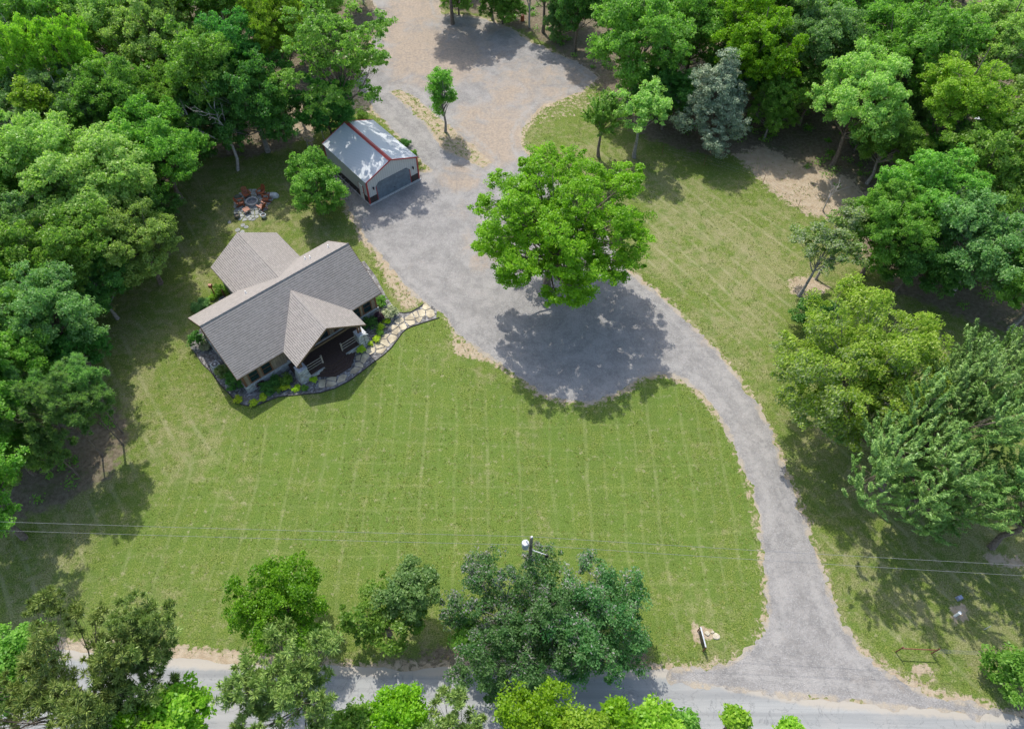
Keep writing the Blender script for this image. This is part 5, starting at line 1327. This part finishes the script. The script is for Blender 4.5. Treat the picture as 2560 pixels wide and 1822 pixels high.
SH = [
 (490, 1428, .42, .55, 'lf_shrub', 'lime shrub nearest the left front corner of the bed', 'lime'),
 (608, 1452, .36, .5, 'lf_shrub', 'lime shrub at the outer curve of the edging, second from the left', 'lime'),
 (675, 1415, .42, .5, 'lf_shrub', 'lime shrub inside the bed curve, third from the left', 'lime'),
 (795, 1352, .34, .5, 'lf_olive', 'green shrub in the middle of the bed, below the stone wall', 'lime'),
 (850, 1338, .40, .55, 'lf_shrub', 'lime shrub midway between the left bed corner and the left pillar', 'lime'),
 (945, 1345, .40, .5, 'lf_shrub', 'yellowish shrub at the foot of the left pillar', 'lime'),
 (1005, 1342, .27, .4, 'lf_olive', 'little green shrub right beside the yellowish one at the left pillar', 'lime'),
 (1072, 1275, .36, .5, 'lf_shrub', 'green shrub between the left pillar and the stone path', 'lime'),
 (1437, 1035, .52, .7, 'lf_shrub', 'larger green shrub at the foot of the right pillar, by the steps', 'lime'),
 (1518, 998, .25, .4, 'lf_shrub', 'smallest yellow shrub beside the garden stand at the right pillar', 'lime'),
 (1563, 962, .34, .5, 'lf_shrub', 'yellow shrub right above the smallest yellow one by the path', 'lime'),
 (1592, 915, .34, .5, 'lf_olive', 'round green shrub second above the smallest yellow one by the path', 'lime'),
 (1600, 868, .42, .6, 'lf_shrub', 'green shrub topmost of the row beside the path', 'lime'),
 (1650, 818, .36, .5, 'lf_shrub', 'bright green low shrub beneath the variegated bush', 'lime'),
 (1668, 762, .92, 1.2, 'lf_varieg', 'pale variegated bush where the garden bed meets the path', 'v'),
 (1597, 668, .72, 1.1, 'lf_olive', 'yellow-green bush at the right front corner of the cabin', 'v'),
 (1588, 788, .5, 1.0, 'lf_purple', 'dark purple bush against the cabin wall right of the porch', 'v'),
 (1510, 835, .95, 1.1, 'lf_deep', 'large dark bush in the porch shade beside the right pillar', 'v'),
 (445, 1290, .95, 1.9, 'lf_deep', 'dark dense evergreen at the left front corner of the cabin', 'v'),
 (365, 1220, .75, 2.1, 'lf_paleolive', 'pale bamboo-like bush between the air conditioner and the evergreen', 'v'),
 (155, 960, .80, 2.2, 'lf_deep', 'tall dark bush against the left gable wall', 'v'),
 (225, 1020, .5, .7, 'lf_varieg', 'pinkish grey shrub at the foot of the tall dark gable bush', 'v'),
 (715, 1345, .75, .9, 'lf_deep', 'dark bush beneath the left front windows', 'v'),
 (650, 1300, .42, .9, 'lf_purple', 'dark reddish bush between the front window and the stone corner', 'v'),
 (775, 1290, .62, .9, 'lf_deep', 'dark bush with pale blooms, right of the front windows', 'v'),
 (865, 1280, .60, 1.0, 'lf_green', 'glossy green bush left of the left pillar', 'v'),
 (345, 575, .72, 1.1, 'lf_olive', 'yellow-green bush tucked behind the rear wing of the cabin', 'v'),
 (290, 632, .3, .45, 'lf_lime', 'tiny lime shrub at the foot of the reddish post', 'v'),
 (215, 680, .80, .8, 'lf_blue', 'low blue-green shrub behind the back eave of the cabin', 'v'),
 (160, 715, .6, .7, 'lf_blue', 'small blue-green shrub, leftmost behind the back eave', 'v'),
]
for i, (zx, zy, r, h_, lf, lb, g) in enumerate(SH):
    p = un(*Z2(zx, zy), h_*.5)
    bush('garden_shrub' if g == 'lime' else 'garden_bush', lb, p, r, h_, lf, 'shrub' if g == 'lime' else 'tall', 500+i, 'low shrubs of the garden bed' if g == 'lime' else None)
for i, (qx, qy, r, h_, lf, lb) in enumerate((
    (1012, 357, .8, .8, 'lf_deep', 'low dark shrub on the grass strip along the right side of the garage'),
    (1030, 385, .6, .6, 'lf_green', 'low green shrub at the right rear of the garage front corner'),
    (905, 290, 1.0, 1.6, 'lf_green', 'green bush at the back right corner of the garage'),
    (870, 300, .9, 1.3, 'lf_deep', 'dark bush behind the garage under the overhanging tree'))):
    bush('wild_shrub', lb, un(qx, qy, h_*.5), r, h_, lf, 'tall', 560+i)
# ivy sleeves on the two small stems behind the oak; undergrowth on the forest floor
rng = np.random.default_rng(77)
pts = []
tries = 0
while len(pts) < 1500 and tries < 60000:
    tries += 1; x = rng.uniform(-85, 85); y = rng.uniform(18, 124)
    f = fbm(np.array([x*.22]), np.array([y*.22]), 61, 3)[0]
    if f < .50: continue
    s = max(float(sdf(P, np.array([x]), np.array([y]))[0]) for P in FOREST[:2])
    if s > 1.2: pts.append((x, y, rng.uniform(.25, .8)))
pts = np.array(pts); per = 46
off = unit(rng.normal(size=(len(pts), per, 3)))*rng.random((len(pts), per, 1))**.5
P = np.concatenate([pts[:, :2], pts[:, 2:]*.5], 1)[:, None]+off*pts[:, 2][:, None, None]*np.array([1.3, 1.3, .7]); P[..., 2] = np.maximum(P[..., 2], .04)
V, F = leaves(P.reshape(-1, 3), off.reshape(-1, 3), .26, .15, rng, .6, up=.6)
tint = np.repeat(rng.normal(.45, .2, len(pts)), per)+rng.normal(0, .15, len(pts)*per)
o = bpy.data.objects.new('undergrowth', np_mesh('undergrowth', V, F, M['lf_green'], {'tint': ('FACE', np.clip(tint, 0, .8))})); link(o); tag(o, 'low green undergrowth scattered over the woodland floor', 'undergrowth', kind='stuff')
# short grass tufts fringing the lawn
n = 42000
xs = rng.uniform(-55, 62, n); ys = rng.uniform(12, 92, n)
ok = np.ones(n, bool)
ok &= np.minimum(sdf(DRIVE, xs, ys), -sdf(ISLAND, xs, ys)) < -.25
ok &= sdf(ROAD, xs, ys) < -.5
for Pf in FOREST[:2]: ok &= sdf(Pf, xs, ys) < 0
ok &= sdf(bedP, xs, ys) < -.1
for (o_, yaw_, bx) in ((HO, HY, (-.2, 17, -8.6, 10.6)), (GO, GYAW, (-.3, 7.7, -.5, 9.9))):
    c, s = math.cos(yaw_), math.sin(yaw_); lx = (xs-o_[0])*c+(ys-o_[1])*s; ly = -(xs-o_[0])*s+(ys-o_[1])*c
    ok &= ~((lx > bx[0]) & (lx < bx[1]) & (ly > bx[2]) & (ly < bx[3]))
ok &= sdf(patP, xs, ys) < -.1
edge = np.maximum(np.minimum(sdf(DRIVE, xs, ys), -sdf(ISLAND, xs, ys)), sdf(ROAD, xs, ys))
ok &= (fbm(xs*.6, ys*.6, 71, 4) > .5) | (edge > -2.0)
xs, ys = xs[ok], ys[ok]; n = len(xs); per = 6
a = rng.uniform(0, 6.28, (n, per)); t = rng.uniform(.25, .8, (n, per)); h_ = rng.uniform(.05, .13, (n, per))
dx = np.cos(a)*t*.16; dy = np.sin(a)*t*.16; w_ = .022
bx = xs[:, None]+dx*.3; by = ys[:, None]+dy*.3
V = np.stack([np.stack([bx-np.sin(a)*w_, by+np.cos(a)*w_, np.zeros_like(a)+.005], -1), np.stack([bx+np.sin(a)*w_, by-np.cos(a)*w_, np.zeros_like(a)+.005], -1), np.stack([bx+dx, by+dy, h_], -1)], 2).reshape(-1, 3)
M['lf_grass'] = leafmat('leaf_grass', (.07, .13, .015), (.22, .27, .07), trans=.2)
tint = np.repeat(rng.uniform(0, .8, n), per)
o = bpy.data.objects.new('grass_tufts', np_mesh('grass_tufts', V, np.arange(len(V)).reshape(-1, 3), M['lf_grass'], {'tint': ('FACE', tint)})); link(o); tag(o, 'short tufts of grass standing up from the mown lawn', 'grass', kind='stuff')
